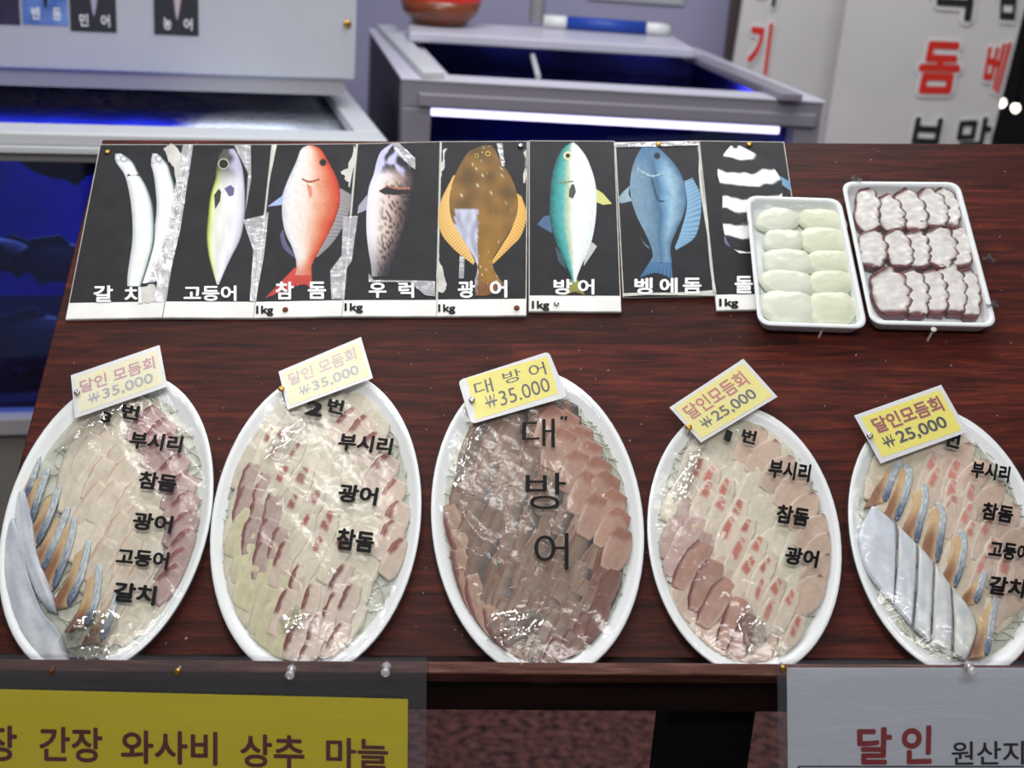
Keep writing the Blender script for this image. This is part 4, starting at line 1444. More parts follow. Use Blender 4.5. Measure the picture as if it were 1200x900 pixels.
def tip_red(base, red, sd=0.0, b=.22, edge=None):
    g = pale(base, edge, sd)
    def f(q, t):
        k = sst(b + .08, b - .08, t + .10 * nz(q * 3, sd) + .12 * (1 - q))
        return mixc(g(q, t), red, k * .9)
    return f

def dark_loin(sd):
    a = mixc(lin(100, 82, 72), lin(160, 138, 118), .5 + 1.3 * nz(sd * 3.7, 3.1))
    st = mixc(lin(58, 50, 52), lin(104, 102, 110), .5 + 1.2 * nz(sd, 8.7))
    rd = lin(138, 66, 50)
    def f(q, t):
        c = mixc(a, lin(182, 154, 130), sst(.3, .8, q) * .5)
        k = 1 + .14 * nz(q * 8, t * 2, sd)
        x = q + .10 * nz(t * 3, sd)
        c = mixc(c, st, sst(.42, .12, x) * sst(-.5, -.05, nz(sd * 5.1, t * 1.2)) * .95)
        c = mixc(c, rd, sst(.10, .03, abs(x - .88)) * (.4 + .5 * nz(t * 4, sd + 2)))
        return tuple(v * k * .74 for v in c)
    return f

WHITE = lin(212, 204, 184)
YELW = lin(206, 200, 166)
TAN = lin(196, 172, 146)
PINK = lin(206, 182, 168)
MAUVE = lin(166, 136, 132)
RED = lin(146, 50, 40)
DKRED = lin(104, 36, 34)

NM = 'sashimi_slice'

def field(P, rng, polypts, n_along, rows, length, w, ang, cmk, label, group, jitter=4, kind='flounder_slice', **kw):
    """rows of overlapping slices between two guide lines; ang = direction of each slice in the photo (degrees, downward)."""
    A = catmull([(*p, 0) for p in polypts[0]], n_along - 1)
    B = catmull([(*p, 0) for p in polypts[1]], n_along - 1)
    dx, dy = math.cos(rad(ang)) * length / 2, math.sin(rad(ang)) * length / 2
    for k in range(n_along):
        for j in range(rows):
            u = (j + .5) / rows
            c = A[k].lerp(B[k], u) + Vector((rng.uniform(-jitter, jitter), rng.uniform(-jitter, jitter), 0))
            a2 = rng.uniform(-.12, .12)
            ddx, ddy = dx * math.cos(a2) - dy * math.sin(a2), dx * math.sin(a2) + dy * math.cos(a2)
            pts = [(c.x - ddx, c.y - ddy), (c.x + rng.uniform(-2, 2), c.y + rng.uniform(-2, 2)), (c.x + ddx, c.y + ddy)]
            P.slice(pts, w * rng.uniform(.85, 1.15), cmk(rng), kind, label, 'fish slice', group, lift=kw.get('lift', 0) + rng.uniform(0, .0006), tilt=kw.get('tilt', .0004), head=kw.get('head', .0006))

def marks(P, rng, pts, length, w, ang, cmk, label, group, off=.38, kind=None, **kw):
    kind = kind or ('sea_bream_slice' if ('dash' in label or 'orange' in label) else 'yellowtail_slice' if 'handwritten' in label else 'amberjack_slice')
    """slices placed by where the photo shows their coloured heads."""
    for i, (x, y) in enumerate(pts):
        a = rad(ang + rng.uniform(-6, 6))
        dx, dy = math.cos(a) * length, math.sin(a) * length
        x0, y0 = x - dx * (.5 - off), y - dy * (.5 - off)
        P.slice([(x0, y0), (x0 + dx * .5 + rng.uniform(-2, 2), y0 + dy * .5), (x0 + dx, y0 + dy)], w * rng.uniform(.9, 1.1), cmk(rng), kind, label, 'fish slice', group,
                lift=kw.get('lift', .0012) + .00008 * i, tilt=kw.get('tilt', .0005), head=kw.get('head', .0008), prof=kw.get('prof', (.66, 1, 1, .92, .6)))

def mackerel(P, strips, label, group, fw=17, first_plain=True, blue=(.45, .95), up=.0036):
    for i, pts in enumerate(strips):
        n = 8
        C = catmull([(*p, 0) for p in pts], n)
        t = None
        L, R = [], []
        for k, p in enumerate(C):
            L.append((p.x - fw * (.6 + .6 * k / n) * (.55 if k == 0 else 1), p.y + 6 + (5 if k == 0 else 0))); R.append((p.x - 1, p.y + 2))
        def flesh(q, tt, i=i):
            c = mixc(lin(206, 178, 136), lin(140, 94, 60), sst(.35, .75, tt + .2 * nz(q * 2, i)) * sst(1.05, .45, q))
            return tuple(v * (1 + .10 * nz(q * 4, tt * 3, i)) for v in c)
        c0 = C[n // 2]
        p0 = P.f.p(c0.x, c0.y, .018); p0.z = P.base(p0.x, p0.y)
        t = thing('mackerel_slice', label, 'fish slice', P.f.M @ Matrix.Translation(p0), group)
        bpy.context.view_layer.update()
        P.ribbon(L, R, flesh, 'flesh', None, None, None, parent=t, lift=.0024 + .0002 * i, tilt=.0008, th=.004)
        SL, SR = [], []
        for k, p in enumerate(C):
            d = (C[min(k + 1, n)] - C[max(k - 1, 0)]).normalized()
            w = (3.2 if k in (0,) else 5.2 if k < n else 3.0)
            w *= pts_w(i)
            SL.append((p.x + d.y * w, p.y - d.x * w)); SR.append((p.x - d.y * w, p.y + d.x * w))
        def skin(q, tt, i=i):
            c = mixc(lin(214, 220, 222), lin(150, 164, 172), .5 + nz(q * 6, tt * 12, i))
            k = sst(blue[0], blue[1], tt + .1 * nz(q * 4, tt * 9, i))
            bl = mixc(lin(92, 118, 156), lin(20, 38, 62), sst(-.25, .12, nz(q * 7, tt * 22, i + 4)))
            return mixc(c, bl, k * .95)
        P.ribbon(SL, SR, skin, 'skin', None, None, None, m='silver_skin', parent=t, lift=up + .0002 * i, th=.002, ns=8, nl=40, rag=.0003)

def pts_w(i): return .8

# ------------------------------------------------------------------ first platter (mackerel, hairtail)
rng = random.Random(11)
p1 = Platter([(9, 589), (27, 544), (59, 491.5), (196, 448), (223, 471), (241, 503), (250, 548), (246, 608), (232, 662), (205, 712), (159, 767), (14, 744), (27, 765), (-2, 660), (0, 690)],
             'oval foam platter at the corner of the board, two uncut silver hairtail strips on it')
p1.shreds('white shredded radish on the corner platter with the uncut hairtail', seed=1)
G = 'pale white slices on the platter with the uncut hairtail'
LB = 'pale white fish slice on the corner platter with the uncut hairtail'
wm = lambda r: pale(jit(WHITE, r), sd=r.uniform(0, 90))
field(p1, rng, [[(95, 500), (80, 560), (95, 640), (130, 720)], [(165, 500), (178, 560), (180, 640), (180, 715)]], 9, 4, 74, 38, 118, wm, LB, G, lift=.0004)
marks(p1, rng, [(132, 508), (142, 528), (112, 515), (150, 548), (126, 545), (160, 575), (138, 575), (165, 600), (120, 575), (148, 610), (130, 640), (160, 635), (150, 668), (175, 660), (140, 700)], 58, 24, 122,
      lambda r: edge_red(jit(mixc(WHITE, PINK, .25), r), lin(206, 150, 112), 1, .07, r.uniform(0, 90), 0, .6), 'white slice with a faint orange edge on the platter with the uncut hairtail', 'orange-edged slices on the corner platter', lift=.0014)
marks(p1, rng, [(186, 478), (200, 492), (208, 512), (217, 535), (224, 556), (228, 578), (230, 600), (228, 622), (222, 644), (214, 664)], 54, 27, 128,
      lambda r: edge_red(jit(mixc(PINK, MAUVE, .8), r), jit(lin(124, 52, 50), r), 1, .24, r.uniform(0, 90), 0, .62), 'pinkish slice with a dark red edge on the platter with the uncut hairtail', 'red-edged rim slices on the corner platter', off=.5, lift=.0018)
mackerel(p1, [[(43, 531), (38, 555), (29, 580)], [(56, 549), (47, 575), (36, 612)], [(70, 571), (60, 602), (44, 638)], [(82, 596), (67, 633), (50, 668)], [(89, 609), (83, 640), (63, 690)], [(106, 635), (97, 674), (80, 710)], [(118, 664), (113, 704), (100, 734)], [(140, 693), (129, 725), (118, 750)]],
         'mackerel slice with a silver-blue skin edge on the platter with the uncut hairtail', 'mackerel slices on the corner platter', fw=21)
def silver(sd, dark=0.0):
    def f(q, t):
        c = mixc(lin(224, 227, 231), lin(182, 188, 198), .5 + 1.0 * nz(q * 3.5, t * 5, sd))
        c = mixc(c, lin(96, 102, 116), sst(.78, 1.0, q + .1 * nz(t * 6, sd)) * .7)
        c = mixc(c, lin(92, 96, 104), sst(.80, 1.0, t) * dark)
        return c
    return f
p1.ribbon([(10, 606), (-1, 640), (2, 680), (20, 730), (40, 768), (54, 782)], [(16, 606), (27, 640), (34, 676), (50, 716), (70, 740), (82, 778)], silver(2.1), 'hairtail_strip', 'wide silver hairtail strip lying along the rim of the corner platter', 'fish strip', 'uncut hairtail strips', m='silver_skin', rmax=.975, lift=.0045, arch=.001, nl=40, th=.004)
p1.ribbon([(20, 574), (17, 610), (26, 650), (40, 690), (56, 716)], [(28, 572), (38, 608), (44, 650), (60, 690), (68, 720)], silver(7.4, .8), 'hairtail_strip', 'narrower silver hairtail strip lying between the mackerel slices and the rim strip', 'fish strip', 'uncut hairtail strips', m='silver_skin', rmax=.96, lift=.004, arch=.001, nl=40, th=.004)
p1.wrap(1.3, ((108, 742, 70, 62, 0, .008), (112, 496, 20, 86, -.75, .0028)))
p1.write([('3', 120, 484, 131, 497), ('번', 143, 475, 164, 493), ('부시리', 153, 509, 214, 530), ('참돔', 164, 556, 208, 577), ('광어', 157, 604, 203, 625), ('고등어', 138, 646, 198, 666), ('갈치', 134, 685, 183, 708)])

# ------------------------------------------------------------------ second platter
rng = random.Random(12)
p2 = Platter([(245.5, 653), (249, 598.6), (263, 544), (295, 485), (326.5, 455), (436, 448), (468, 485), (488, 535), (494, 585), (488, 644), (472, 694), (422, 769), (251, 690), (267, 735), (290, 767)],
             'oval foam platter of white slices dashed with red, next to the corner one')
p2.shreds('white shredded radish on the platter of red-dashed white slices', seed=2)
G = 'plain pale slices on the red-dashed white platter'
LB = 'plain pale slice on the platter of red-dashed white fish'
field(p2, rng, [[(318, 490), (280, 550), (268, 630), (285, 700), (330, 750)], [(425, 490), (450, 545), (460, 610), (440, 660), (405, 730)]], 10, 5, 76, 40, 118, wm, LB, G, lift=.0004)
field(p2, rng, [[(272, 620), (280, 670), (305, 725), (330, 755)], [(330, 655), (335, 690), (340, 730), (350, 755)]], 6, 2, 62, 36, 112, lambda r: pale(jit(YELW, r), sd=r.uniform(0, 90)), LB, G, lift=.0014)
marks(p2, rng, [(297, 548), (312, 560), (292, 575), (306, 590), (322, 585), (300, 612), (318, 615), (332, 625), (312, 642)], 46, 23, 105,
      lambda r: edge_red(jit(mixc(MAUVE, WHITE, .3), r, .15), lin(128, 70, 68), 1, .2, r.uniform(0, 90)), 'mauve slice with a dark red edge on the platter of red-dashed white fish', 'mauve slices on the red-dashed white platter', lift=.0018)
marks(p2, rng, [(318, 507), (333, 508), (324, 529), (350, 527), (334, 556), (359, 557), (347, 590), (372, 584), (362, 612), (388, 611), (376, 640), (404, 640)], 62, 23, 116,
      lambda r: red_head(jit(WHITE, r), jit(RED, r, .2), r.uniform(0, 90), .04, .34, .40, .80), 'white slice with a short red dash on the red-dashed white platter', 'red-dashed white slices', lift=.0018, off=.34)
marks(p2, rng, [(339, 640), (355, 668), (341, 696), (369, 690), (407, 668), (396, 700), (377, 726), (416, 690), (352, 736), (404, 735), (364, 757)], 60, 22, 112,
      lambda r: edge_red(jit(mixc(WHITE, PINK, .55), r), jit(lin(116, 40, 36), r, .2), 1, .26, r.uniform(0, 90), .04, .62), 'pinkish slice with a long dark red streak on the red-dashed white platter', 'red-streaked slices at the foot of the red-dashed platter', lift=.0022, off=.4)
marks(p2, rng, [(420, 480), (434, 488), (447, 508), (461, 535), (469, 562), (474, 588), (468, 611), (478, 632)], 52, 26, 124,
      lambda r: edge_red(jit(mixc(PINK, WHITE, .4), r), jit(lin(134, 52, 44), r), 1, .27, r.uniform(0, 90), 0, .55), 'pinkish slice with a red edge along the rim of the red-dashed white platter', 'red-edged slices on the red-dashed white platter', off=.5, lift=.0018)
p2.wrap(4.7, ((336, 512, 20, 86, -.7, .0028), (345, 728, 44, 26, .4, .003)))
p2.write([('2', 358, 471, 379, 489), ('번', 384, 468, 403, 486), ('부시리', 397, 511, 460, 532), ('광어', 397, 571, 443, 593), ('참돔', 395, 623, 439, 648)])

# ------------------------------------------------------------------ third platter (large yellowtail)
rng = random.Random(13)
p3 = Platter([(505, 591), (509, 552), (522, 508), (541, 474), (660, 443), (695, 467), (730, 517), (747, 565), (753.5, 608), (755, 630), (749, 685), (730, 736), (702, 772), (505, 611), (510.5, 653), (527.5, 702), (553, 746), (578, 774)],
             'oval foam platter of dark brown-pink slices under the handwritten tag')
p3.shreds('white shredded radish on the platter of dark brown-pink slices', seed=3)
G = 'dark grey-edged slices on the handwritten-tag platter'
LB = 'dark brown-pink slice with a grey edge on the platter under the handwritten tag'
field(p3, rng, [[(560, 500), (535, 560), (540, 640), (560, 700), (590, 750)], [(668, 500), (690, 560), (722, 650), (715, 700), (680, 752)]], 12, 6, 72, 27, 112, lambda r: dark_loin(r.uniform(0, 90)), LB, G, kind='yellowtail_slice', lift=.0010, jitter=7, tilt=.0010, head=.0010)
marks(p3, rng, [(672, 484), (686, 500), (698, 518), (708, 538), (718, 556), (726, 576), (732, 598), (734, 620), (655, 478), (668, 505), (682, 530), (694, 556), (704, 582)], 54, 32, 118,
      lambda r: tip_red(jit(lin(180, 146, 128), r), jit(lin(156, 108, 90), r), r.uniform(0, 90), .3), 'translucent pink slice along the rim of the platter under the handwritten tag', 'pink slices on the handwritten-tag platter', off=.5, lift=.0028)
marks(p3, rng, [(524, 590), (536, 640), (552, 672), (572, 708), (594, 735)], 84, 24, 78,
      lambda r: edge_red(jit(lin(168, 138, 116), r), jit(lin(122, 62, 64), r), 1, .26, r.uniform(0, 90)), 'long slice with a purple-red edge at the rim of the handwritten-tag platter', 'purple-edged slices on the handwritten-tag platter', lift=.0022, off=.5)
marks(p3, rng, [(715, 640), (722, 670), (708, 700), (690, 720), (672, 740), (655, 750)], 60, 22, 112,
      lambda r: edge_red(jit(lin(124, 86, 72), r), jit(lin(110, 56, 50), r), 1, .2, r.uniform(0, 90)), 'brownish slice beside the bare radish on the handwritten-tag platter', 'brownish slices beside the bare radish', lift=.0024, off=.45)
p3.wrap(8.9, ((600, 738, 70, 40, .5, .006), (548, 535, 20, 80, -.4, .0028)))
p3.write([('대', 612, 492, 650, 527), ('방', 616, 557, 663, 600), ('어', 626, 627, 666, 670)], bold=.0, slant=0)
mbq = MB()
for x in (658.5, 663):
    q = [p3.f.p(a, b, .026) for a, b in ((x - 1.6, 489), (x + 1.8, 488.5), (x + 1.2, 493), (x - 2, 493))]
    mbq.add([(v.x, v.y, p3.filmz(v.x, v.y) + .0022) for v in q], [(0, 1, 2, 3)])
mbq.build('handwriting', 'marker_black', p3.film)

# ------------------------------------------------------------------ fourth platter
rng = random.Random(14)
p4 = Platter([(759.5, 617), (762, 582), (776, 534), (798, 500), (897, 482), (936, 517), (967, 560), (986, 617), (988, 651), (975, 712), (941, 770), (763, 660), (780, 712), (828, 773)],
             'smaller oval foam platter of pink and white slices, without silver skin')
p4.shreds('white shredded radish on the smaller pink and white platter', seed=4)
G = 'plain pale slices on the smaller pink and white platter'
LB = 'plain pale slice on the smaller platter of pink and white fish'
field(p4, rng, [[(815, 525), (790, 580), (785, 650), (800, 710), (835, 750)], [(905, 525), (940, 580), (958, 650), (945, 700), (915, 745)]], 9, 4, 72, 40, 118, wm, LB, G, lift=.0004)
field(p4, rng, [[(788, 640), (800, 690), (830, 740), (855, 760)], [(835, 650), (862, 700), (885, 740), (895, 760)]], 6, 2, 70, 38, 112, lambda r: edge_red(jit(mixc(TAN, PINK, .5), r), lin(146, 84, 66), 0, .05, r.uniform(0, 90)), 'tan slice at the foot of the smaller pink and white platter', 'tan slices on the smaller platter', lift=.0012)
marks(p4, rng, [(808, 590), (796, 612), (815, 612), (803, 635), (826, 630)], 50, 26, 110,
      lambda r: pale(jit(mixc(MAUVE, PINK, .4), r), sd=r.uniform(0, 90)), 'mauve slice near the rim of the smaller pink and white platter', 'mauve slices on the smaller platter', lift=.0018)
marks(p4, rng, [(828, 638), (840, 660), (856, 682), (869, 703), (884, 722)], 62, 30, 118,
      lambda r: edge_red(jit(lin(172, 132, 114), r), jit(DKRED, r), 1, .14, r.uniform(0, 90)), 'reddish slice with a dark red line on the smaller pink and white platter', 'red-lined slices on the smaller platter', lift=.0026, off=.5)
marks(p4, rng, [(822, 543), (835, 555), (832, 573), (852, 570), (846, 591), (866, 595), (857, 617), (877, 618), (870, 640), (889, 640), (880, 664), (900, 664), (893, 688), (912, 688), (905, 712), (928, 700), (936, 730)], 56, 22, 114,
      lambda r: red_head(jit(mixc(WHITE, PINK, .3), r), jit(lin(186, 104, 90), r, .12), r.uniform(0, 90), .04, .42, .38, .82), 'white slice with a rosy dash on the smaller pink and white platter', 'rosy-dashed slices on the smaller platter', lift=.0018, off=.34)
marks(p4, rng, [(897, 500), (913, 516), (930, 535), (946, 555), (957, 578), (969, 603), (977, 624), (975, 650), (966, 676)], 54, 34, 130,
      lambda r: tip_red(jit(mixc(TAN, PINK, .55), r), jit(lin(116, 46, 42), r), r.uniform(0, 90), .07), 'tan slice with a pointed dark red tip on the smaller pink and white platter', 'dark-tipped slices on the smaller platter', off=.5, lift=.0018, prof=(.3, .85, 1, .9, .5))
p4.wrap(2.2, ((882, 740, 36, 54, 0, .007), (806, 556, 22, 84, -.45, .0028)))
p4.write([('1', 849, 505, 857, 518), ('번', 869, 504, 886, 521), ('부시리', 900, 541, 950, 564), ('참돔', 909, 595, 948, 617), ('광어', 919, 644, 959, 665)])

# ------------------------------------------------------------------ fifth platter
rng = random.Random(15)
p5 = Platter([(994, 602), (998, 562), (1014, 522), (1128, 486), (1164, 502), (1196, 542), (1000, 662), (1020, 718), (1048, 754), (1070, 774)],
             'smaller oval foam platter with a silver hairtail fillet cut into pieces', fixed=(p4.a, p4.b, p4.rot * .9))
p5.shreds('white shredded radish on the platter with the cut hairtail fillet', seed=5)
G = 'plain pale slices on the cut-hairtail platter'
LB = 'plain pale slice on the platter with the cut silver hairtail'
field(p5, rng, [[(1030, 535), (1030, 590), (1070, 660), (1110, 720)], [(1120, 535), (1165, 590), (1195, 650), (1190, 700)]], 8, 4, 70, 40, 116, lambda r: pale(jit(mixc(WHITE, TAN, .35), r), sd=r.uniform(0, 90)), LB, G, lift=.0004)
marks(p5, rng, [(1095, 540), (1100, 556), (1122, 548), (1118, 572), (1140, 575), (1118, 590), (1138, 600), (1160, 618), (1140, 622), (1165, 640), (1155, 660), (1180, 660), (1175, 690)], 54, 22, 108,
      lambda r: red_head(jit(mixc(WHITE, PINK, .6), r), jit(lin(198, 128, 114), r, .1), r.uniform(0, 90), .05, .44, .36, .84), 'pale slice with a rosy dash on the platter with the cut silver hairtail', 'rosy-dashed slices on the cut-hairtail platter', lift=.0018, off=.34)
marks(p5, rng, [(1140, 520), (1160, 540), (1176, 568), (1194, 592), (1206, 620), (1210, 650), (1208, 680)], 56, 34, 132,
      lambda r: tip_red(jit(mixc(TAN, PINK, .6), r), jit(lin(140, 50, 52), r), r.uniform(0, 90), .08), 'pinkish tan slice with a dark red tip on the cut-hairtail platter', 'dark-tipped slices on the cut-hairtail platter', off=.5, lift=.0018, prof=(.3, .85, 1, .9, .5))
def pts_w(i): return .8
mackerel(p5, [[(1055, 539), (1045, 560), (1036, 588)], [(1061, 544), (1065, 559), (1058, 587), (1049, 611)], [(1080, 568), (1083, 587), (1077, 612), (1072, 638)], [(1097, 592), (1103, 606), (1101, 628), (1096, 661)], [(1123, 623), (1128, 640), (1124, 666), (1117, 690)], [(1153, 671), (1148, 688), (1142, 708)], [(1167, 700), (1161, 734), (1156, 768)]],
         'mackerel slice with a silver-blue skin edge on the platter with the cut silver hairtail', 'mackerel slices on the cut-hairtail platter', fw=19)
def silver2(sd, k2):
    def f(q, t):
        c = mixc(mixc(lin(212, 219, 230), lin(222, 222, 210), k2), lin(190, 196, 202), .5 + .9 * nz(q * 3, t * 4, sd))
        c = mixc(c, lin(70, 68, 76), sst(.965, 1.0, q) * .9)
        c = mixc(c, lin(120, 122, 120), sst(.8, 1.0, t + .12 * nz(q * 3, sd)) * .5 * k2)
        return c
    return f
pcs = [([(1021, 594), (1006, 624), (1004, 650), (1026, 682), (1046, 706)], [(1024, 594), (1044, 610), (1050, 620), (1049, 664), (1047, 708)], 'end piece of the cut silver hairtail nearest the price tag'),
       ([(1052, 619), (1051, 660), (1048, 709)], [(1073, 641), (1072, 684), (1069, 734)], 'second piece of the cut silver hairtail from the price tag'),
       ([(1075, 642), (1074, 690), (1071, 736)], [(1092, 662), (1091, 710), (1090, 753)], 'middle piece of the cut silver hairtail'),
       ([(1094, 664), (1093, 710), (1092, 755)], [(1112, 689), (1115, 730), (1115, 766)], 'fourth piece of the cut silver hairtail from the price tag'),
       ([(1114, 691), (1117, 730), (1118, 768)], [(1131, 710), (1144, 738), (1133, 774)], 'rounded end piece of the cut silver hairtail beside the push pin')]
for i, (l_, r_2, lb) in enumerate(pcs):
    p5.ribbon(l_, r_2, silver2(i * 3.3, i / 4), 'hairtail_piece', lb, 'fish piece', 'pieces of the cut hairtail fillet', m='silver_skin', rmax=.93, lift=.0052 + .0003 * i, arch=.0004, nl=30, th=.004, rag=.0004)
p5.wrap(6.1)
p5.write([('번', 1107, 506, 1125, 526), ('부시리', 1137, 543, 1184, 564), ('참돔', 1149, 592, 1187, 613), ('고등어', 1157, 637, 1206, 658), ('갈치', 1157, 678, 1201, 700)])

# ------------------------------------------------------------------ price tags
def price_tag(outer, inner, paper, label, lines, pin, pinlabel, rounded=False, border='tag_border', h=.0285, pin_m='brass'):
    cx = sum(c[0] for c in outer) / 4; cy = sum(c[1] for c in outer) / 4
    f = board_frame(cx, cy, h)
    t = thing('price_tag', label, 'price tag', f.M, 'laminated price tags')
    q = [f.p(*c) for c in outer]
    mb = MB()
    if rounded:
        pts = []
        for i in range(4):
            a, b, c = q[i - 1], q[i], q[(i + 1) % 4]
            r_ = .006
            p0, p2_ = b + (a - b).normalized() * r_, b + (c - b).normalized() * r_
            for k in range(6):
                s_ = k / 5
                pts.append(p0 * (1 - s_) ** 2 + b * 2 * s_ * (1 - s_) + p2_ * s_ ** 2)
    else:
        pts = q
    mb.prism([(p.x, p.y) for p in pts], -.0006, 0.0)
    mb.build('laminate', border, t)
    qi = [f.p(*c) for c in inner]
    mb = MB(); mb.prism([(p.x, p.y) for p in qi], -.0002, .0003); mb.build('paper', paper, t)
    for nm, body, m, s0, t0, s1, t1, bold in lines:
        mb = MB()
        Q = [bilin(qi, s0, t1), bilin(qi, s1, t1), bilin(qi, s1, t0), bilin(qi, s0, t0)]
        if body[0] == '₩':
            e = .15
            A = lambda s_, t_: bilin(Q, s_, t_) + Vector((0, 0, .0005))
            add_text(mb, 'W', [A(0, .95), A(e, .95), A(e, .05), A(0, .05)], bold * .5)
            mb.add([A(-.02, .55), A(e + .02, .55), A(e + .02, .43), A(-.02, .43)], [(0, 1, 2, 3)])
            body = body[1:].strip()
            Q = [bilin(Q, e + .06, 1), Q[1], Q[2], bilin(Q, e + .06, 0)]
        add_text(mb, body, Q, bold, offs=Vector((0, 0, .0005)))
        mb.build(nm, m, t)
    mb = MB(); mb.prism([(p.x, p.y) for p in [x * 1.0 for x in pts]], .0009, .0011); mb.build('film', 'clear_laminate', t)
    if pin:
        fp = board_frame(pin[0], pin[1], h + .0012)
        tt = thing('screw', pinlabel, 'screw', fp.M)
        MB().tube([(0, 0, -h - .006), (0, 0, .003)], .0014, 8).build('shank', 'steel', tt)
        MB().lathe([(.0012, .001), (.0034, .002), (.0036, .003), (.0026, .0042), (.0008, .0046), (.0001, .0036)], n=14).build('screw_head', pin_m, tt, smooth=True)

def inset(o, k, ky=None):
    ky = ky or k * 2
    o = [Vector((*p, 0)) for p in o]
    return [tuple(bilin(o, s, t).xy) for s, t in ((k, 1 - ky), (1 - k, 1 - ky), (1 - k, ky), (k, ky))]

o1 = [(83, 440), (187, 404.5), (196, 453), (88, 490)]
price_tag(o1, inset(o1, .04, .09), 'tag_pale_glare', 'glare-washed cream price tag on the corner platter', [('name_lettering', '달인 모듬회', 'ink_mauve', .05, .50, .95, .86, .015), ('price_lettering', '₩ 35,000', 'ink_gray_pale', .14, .10, .90, .42, .01)], (91, 461), 'pale screw in the price tag of the corner platter', pin_m='steel')
o2 = [(326.5, 435.6), (423, 395), (437, 443), (337, 480)]
price_tag(o2, inset(o2, .035, .07), 'tag_cream_glare', 'glare-washed cream price tag on the platter of red-dashed white fish', [('name_lettering', '달인 모듬회', 'ink_mauve_pale', .06, .54, .92, .90, .012), ('price_lettering', '₩35,000', 'ink_gray_pale', .16, .12, .90, .42, .012)], (330, 457), 'brass screw in the price tag of the red-dashed white platter')
o3 = [(537, 446), (643, 412), (665, 465), (552, 497)]
price_tag(o3, [(547, 443.5), (641, 418), (654, 461), (558, 492)], 'tag_yellow', 'handwritten yellow price tag in a wide rounded laminate', [('name_lettering', '대', 'ink_black', .06, .52, .28, .86, -.012), ('name_lettering', '방', 'ink_black', .42, .60, .64, .90, -.012), ('name_lettering', '어', 'ink_black', .74, .56, .94, .90, -.012), ('price_lettering', '₩ 35.000', 'ink_black', .16, .12, .93, .48, -.008)], (553, 470), 'pale screw in the handwritten yellow tag', True, 'tag_border', pin_m='steel')
o4 = [(784.5, 477.5), (871, 420.5), (911, 465), (821.5, 518.5)]
price_tag(o4, inset(o4, .035, .065), 'tag_light', 'light yellow price tag on the smaller pink and white platter', [('name_lettering', '달인모듬회', 'ink_rose', .06, .50, .90, .90, .015), ('price_lettering', '₩25,000', 'ink_deep_gray', .12, .12, .86, .42, .012)], (807, 502), 'brass screw in the light yellow price tag')
o5 = [(1001, 487), (1103, 451), (1134, 506), (1032, 543)]
price_tag(o5, [(1009, 489.5), (1101, 457), (1127, 504), (1034, 536)], 'tag_yellow', 'bright yellow price tag on the platter with the cut silver hairtail', [('name_lettering', '달인모듬회', 'ink_red', .08, .52, .94, .90, .03), ('price_lettering', '₩25,000', 'ink_black', .10, .12, .88, .44, .022)], (1019, 512), 'pale screw in the bright yellow price tag', pin_m='steel')

# ------------------------------------------------------------------ foam trays
class Tray:
    def __init__(s, corners, label, H=.022):
        cx = sum(c[0] for c in corners) / 4; cy = sum(c[1] for c in corners) / 4
        s.f = board_frame(cx, cy); s.H = H
        q = [s.f.p(x, y, H) for x, y in corners]
        q = [Vector((p.x, p.y, 0)) for p in q]
        s.q = q
        s.t = thing('foam_tray', label, 'foam tray', s.f.M, 'foam trays by the photo cards')
        mb = MB()
        mb.loft([s.loop(.012, .012, .0006), s.loop(.006, .014, .002), s.loop(.0015, .016, H - .004), s.loop(0, .016, H - .0015), s.loop(.0005, .016, H - .0003), s.loop(.0025, .015, H), s.loop(.0050, .014, H - .0003), s.loop(.0060, .013, H - .003), s.loop(.0080, .012, .007), s.loop(.0115, .010, .005)])
        mb.build('tray', 'foam_white', s.t, smooth=True)

    def loop(s, ins, r, z, n=6):
        q = s.q; c = sum(q, Vector()) / 4
        pts = []
        for i in range(4):
            a, b, d = q[i - 1], q[i], q[(i + 1) % 4]
            ua, ud = (a - b).normalized(), (d - b).normalized()
            b2 = b + (ua + ud) * ins
            p0, p2_ = b2 + ua * r, b2 + ud * r
            for k in range(n + 1):
                t = k / n
                pts.append(p0 * (1 - t) ** 2 + b2 * 2 * t * (1 - t) + p2_ * t * t)
        return [(p.x, p.y, z) for p in pts]

    def wrap(s, seed):
        loops = []
        for k in range(15):
            ins = .002 + k * .0028
            L = s.loop(ins, .015, 0)
            zz = s.H + .0007 - .0005 * math.sin(min(1, k / 6) * math.pi)
            loops.append([(x, y, zz + (.0006 * nz(x * 60, y * 40, seed) + .0005 * (1 - 4 * abs(nz(x * 40 + y * 30, y * 20, seed)))) * min(1, k / 2)) for x, y, _ in L])
        out = [[(x, y, s.H - .003) for x, y, _ in s.loop(-.0006, .016, 0)], [(x, y, s.H + .0004) for x, y, _ in s.loop(-.0004, .016, 0)]]
        mb = MB(); mb.loft(out + loops, cap0=False)
        s.film = mb.build('cling_film', 'cling_film', s.t, smooth=True)
        for e, (px, py) in enumerate(s.frays if hasattr(s, 'frays') else ()):
            p = s.f.p(px, py, s.H)
            rg = random.Random(e + int(px)); mb = MB()
            for _ in range(5):
                a = rg.uniform(0, 6.28); d = Vector((math.cos(a), math.sin(a), 0)) * rg.uniform(.004, .008); n_ = Vector((-d.y, d.x, 0)) * .35
                mb.prism([(p + n_ * .5).xy, (p + d + n_).xy, (p + d * 1.1 - n_).xy, (p - n_ * .5).xy], s.H - .001, s.H - .0006 + rg.uniform(0, .003))
            mb.build('loose_film', 'crumpled_film', s.film)

